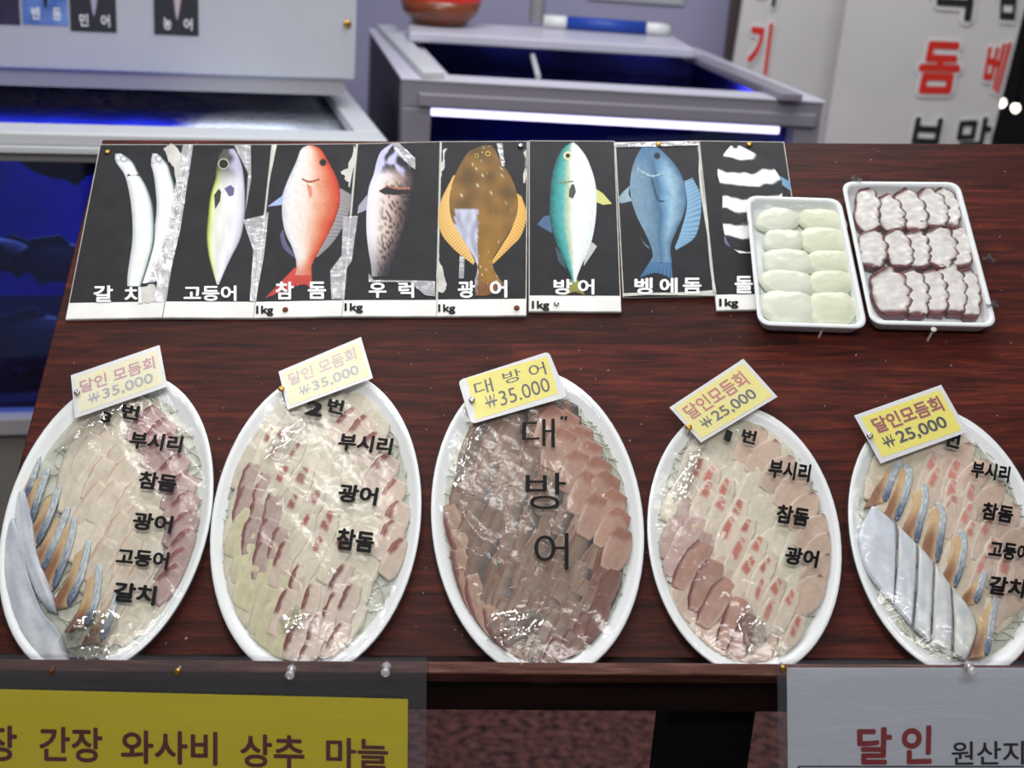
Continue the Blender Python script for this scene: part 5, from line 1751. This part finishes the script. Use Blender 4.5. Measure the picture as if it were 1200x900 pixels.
Z5b = lambda x, y: (870 + x / 5.293, 220 + y / 5.293)
Z6b = lambda x, y: (985 + x / 4.737, 205 + y / 4.737)
tr1 = Tray([Z5b(18, 46), Z5b(612, 66), Z5b(780, 872), Z5b(98, 850)], 'white foam tray of ten pale squid rolls')
tr2 = Tray([Z6b(4, 34), Z6b(660, 38), Z6b(874, 842), Z6b(168, 826)], 'white foam tray of purple-edged octopus slices')
rows = ['in the top row of its tray', 'in the second row of its tray', 'in the middle row of its tray', 'in the fourth row of its tray', 'in the row by the screw of its tray']
sq = [[(225, 190, 118, 66), (515, 192, 128, 66)], [(262, 318, 112, 62), (535, 318, 128, 78)], [(295, 455, 140, 72), (562, 452, 120, 66)], [(298, 582, 146, 70), (568, 582, 122, 70)], [(302, 730, 150, 88), (572, 740, 124, 94)]]
for r_i, row in enumerate(sq):
    for c_i, (x, y, rx, ry) in enumerate(row):
        p = tr1.f.p(*Z5b(110 + (x - 110) * .955, y), .016)
        a, b = rx / 5.293 * PX * 1.28, ry / 5.293 * PX * 1.56
        f = Frame(tr1.f.M @ Vector((p.x, p.y, .0045)), tr1.f.x, tr1.f.y, tr1.f.z)
        sd = r_i * 7.3 + c_i * 3.1
        mb = MB(); loops = []
        N = 28
        for k in range(17):
            ph = math.pi * (k / 16)
            z = -math.cos(ph); rr = math.sin(ph) ** .62
            lp = []
            for i in range(N):
                an = 2 * math.pi * i / N
                ca, sa = math.cos(an), math.sin(an)
                x_ = math.copysign(abs(ca) ** .8, ca) * a * rr; y_ = math.copysign(abs(sa) ** .9, sa) * b * rr
                w_n = 1 + .06 * nz(x_ * 90, y_ * 90, sd) + .03 * nz(x_ * 240, y_ * 240, sd + z)
                x_ += .10 * a * math.sin(y_ / b * 2 + sd)
                z_ = .0072 + z * .0072
                z_ -= .0012 * sst(.6, 1, abs(x_) / a) * (z > 0)
                lp.append((x_ * w_n, y_ * w_n, z_ * w_n))
            loops.append(lp)
        cc = lin(218, 222, 204) if c_i == 0 else lin(216, 220, 194)
        mb.loft(loops, colr=cc)
        tag(mb.build('squid_roll', 'squid_flesh', None, smooth=True, M=f.M), 'pale squid roll %s, %s side' % (rows[r_i], 'fish card' if c_i == 0 else 'octopus tray'), 'squid roll', 'squid rolls in the tray')
tr1.frays = [(874, 262)]
tr1.wrap(3.3)

octo = [  # centre lines in the zoomed view, width, row
    ([(140, 70), (165, 150), (160, 240), (205, 300)], 110, 0), ([(240, 110), (290, 180), (310, 250), (330, 305)], 120, 0), ([(345, 80), (410, 150), (440, 230), (440, 310)], 120, 0), ([(460, 80), (535, 140), (560, 210), (560, 290)], 125, 0), ([(560, 75), (620, 130), (645, 200), (640, 290)], 115, 0),
    ([(160, 305), (190, 370), (195, 440), (170, 510)], 125, 1), ([(285, 310), (335, 370), (355, 440), (360, 510)], 120, 1), ([(420, 310), (445, 370), (455, 440), (470, 515)], 115, 1), ([(545, 290), (585, 350), (595, 430), (560, 510)], 140, 1), ([(665, 290), (700, 360), (705, 430), (720, 510)], 120, 1),
    ([(220, 525), (290, 600), (310, 680), (320, 775)], 165, 2), ([(385, 525), (430, 600), (445, 680), (450, 780)], 120, 2), ([(520, 525), (545, 600), (560, 680), (560, 770)], 115, 2), ([(610, 495), (650, 570), (665, 660), (670, 770)], 120, 2), ([(720, 520), (750, 600), (755, 680), (765, 790)], 120, 2)]
orow = ['in the upper row', 'in the middle row', 'in the row by the screw']
onum = ['first from the squid tray', 'second from the squid tray', 'third from the squid tray', 'fourth from the squid tray', 'furthest from the squid tray']
for k, (cp, w, rw) in enumerate(octo):
    pts = [tr2.f.p(*Z6b(120 + (c[0] - 120) * .95, c[1]), .018) for c in cp]
    n = 44; ns = 14
    C = catmull([Vector((p.x, p.y, 0)) for p in pts], n)
    W = w / 4.737 * PX * (1.34 if k % 5 < 4 else 1.15)
    ctr = C[n // 2].copy()
    loops, cols = [], []
    for j in range(n + 1):
        t = j / n
        d = (C[min(j + 1, n)] - C[max(j - 1, 0)]).normalized()
        nn = Vector((-d.y, d.x, 0))
        if nn.x < 0: nn = -nn
        env = min(1, (math.sin(math.pi * min(max(t, .02), .98)) ** .25))
        sc1 = 1 + .30 * abs(math.sin(t * math.pi * 4.5 + k)) - .15
        top, bot, ct = [], [], []
        for i in range(ns + 1):
            q = i / ns
            s_ = (q - .56) * W * env * (sc1 if q > .5 else 1 + .05 * nz(t * 4, k))
            p = C[j] + nn * s_
            z = .0150 + .0022 * (q - .3) + .0035 * (1 - (2 * q - 1) ** 4) * .6 + .0008 * nz(p.x * 150, p.y * 150, k)
            if q > .72: z += .0012 * abs(math.sin(t * math.pi * 5 + k))
            top.append(Vector((p.x, p.y, z)) - ctr); bot.append(Vector((p.x, p.y, z - .009)) - ctr)
            c = mixc(lin(232, 230, 226), lin(214, 210, 206), .5 + nz(p.x * 80, p.y * 80, k))
            e = min(q * 1.5, (1 - q), t * 1.2, (1 - t) * 1.2)
            c = mixc(c, mixc(lin(74, 26, 30), lin(120, 54, 52), .5 + nz(t * 9, q * 3, k)), sst(.13 + .10 * nz(t * 7, k, q * 2), .05, e))
            ct.append(c)
        loops.append(top + bot[::-1]); 
        cols += ct + [lin(120, 70, 76)] * (ns + 1)
    mb = MB(); mb.loft(loops, colr=cols)
    o = mb.build('octopus_slice', 'flesh', None, smooth=True, M=tr2.f.M @ Matrix.Translation(ctr))
    tag(o, 'purple-edged octopus slice %s, %s' % (orow[rw], onum[k % 5]), 'octopus slice', 'octopus slices in the tray')
tr2.frays = [(1003, 210), (1158, 303), (1162, 358)]
tr2.wrap(5.5)
for (px, py, hx, hy, lb) in ((959, 396, 965, 382.5, 'steel screw holding up the squid tray'), (1086, 400, 1094, 386.5, 'steel screw holding up the octopus tray')):
    f = board_frame(px, py)
    t = thing('screw', lb, 'screw', f.M, 'screws under the foam trays')
    hp = f.p(hx, hy, .018)
    MB().tube([(0, 0, -.008), (hp.x, hp.y, .018)], .0016, 8).build('shank', 'zinc', t)
    mb = MB(); mb.lathe([(.0012, -.001), (.0036, .0006), (.0037, .0014), (.0026, .0022), (.0008, .0024), (.0001, .0012)], n=14)
    o = mb.build('screw_head', 'zinc', t, smooth=True); o.matrix_local = Matrix.Translation((hp.x, hp.y, .018))
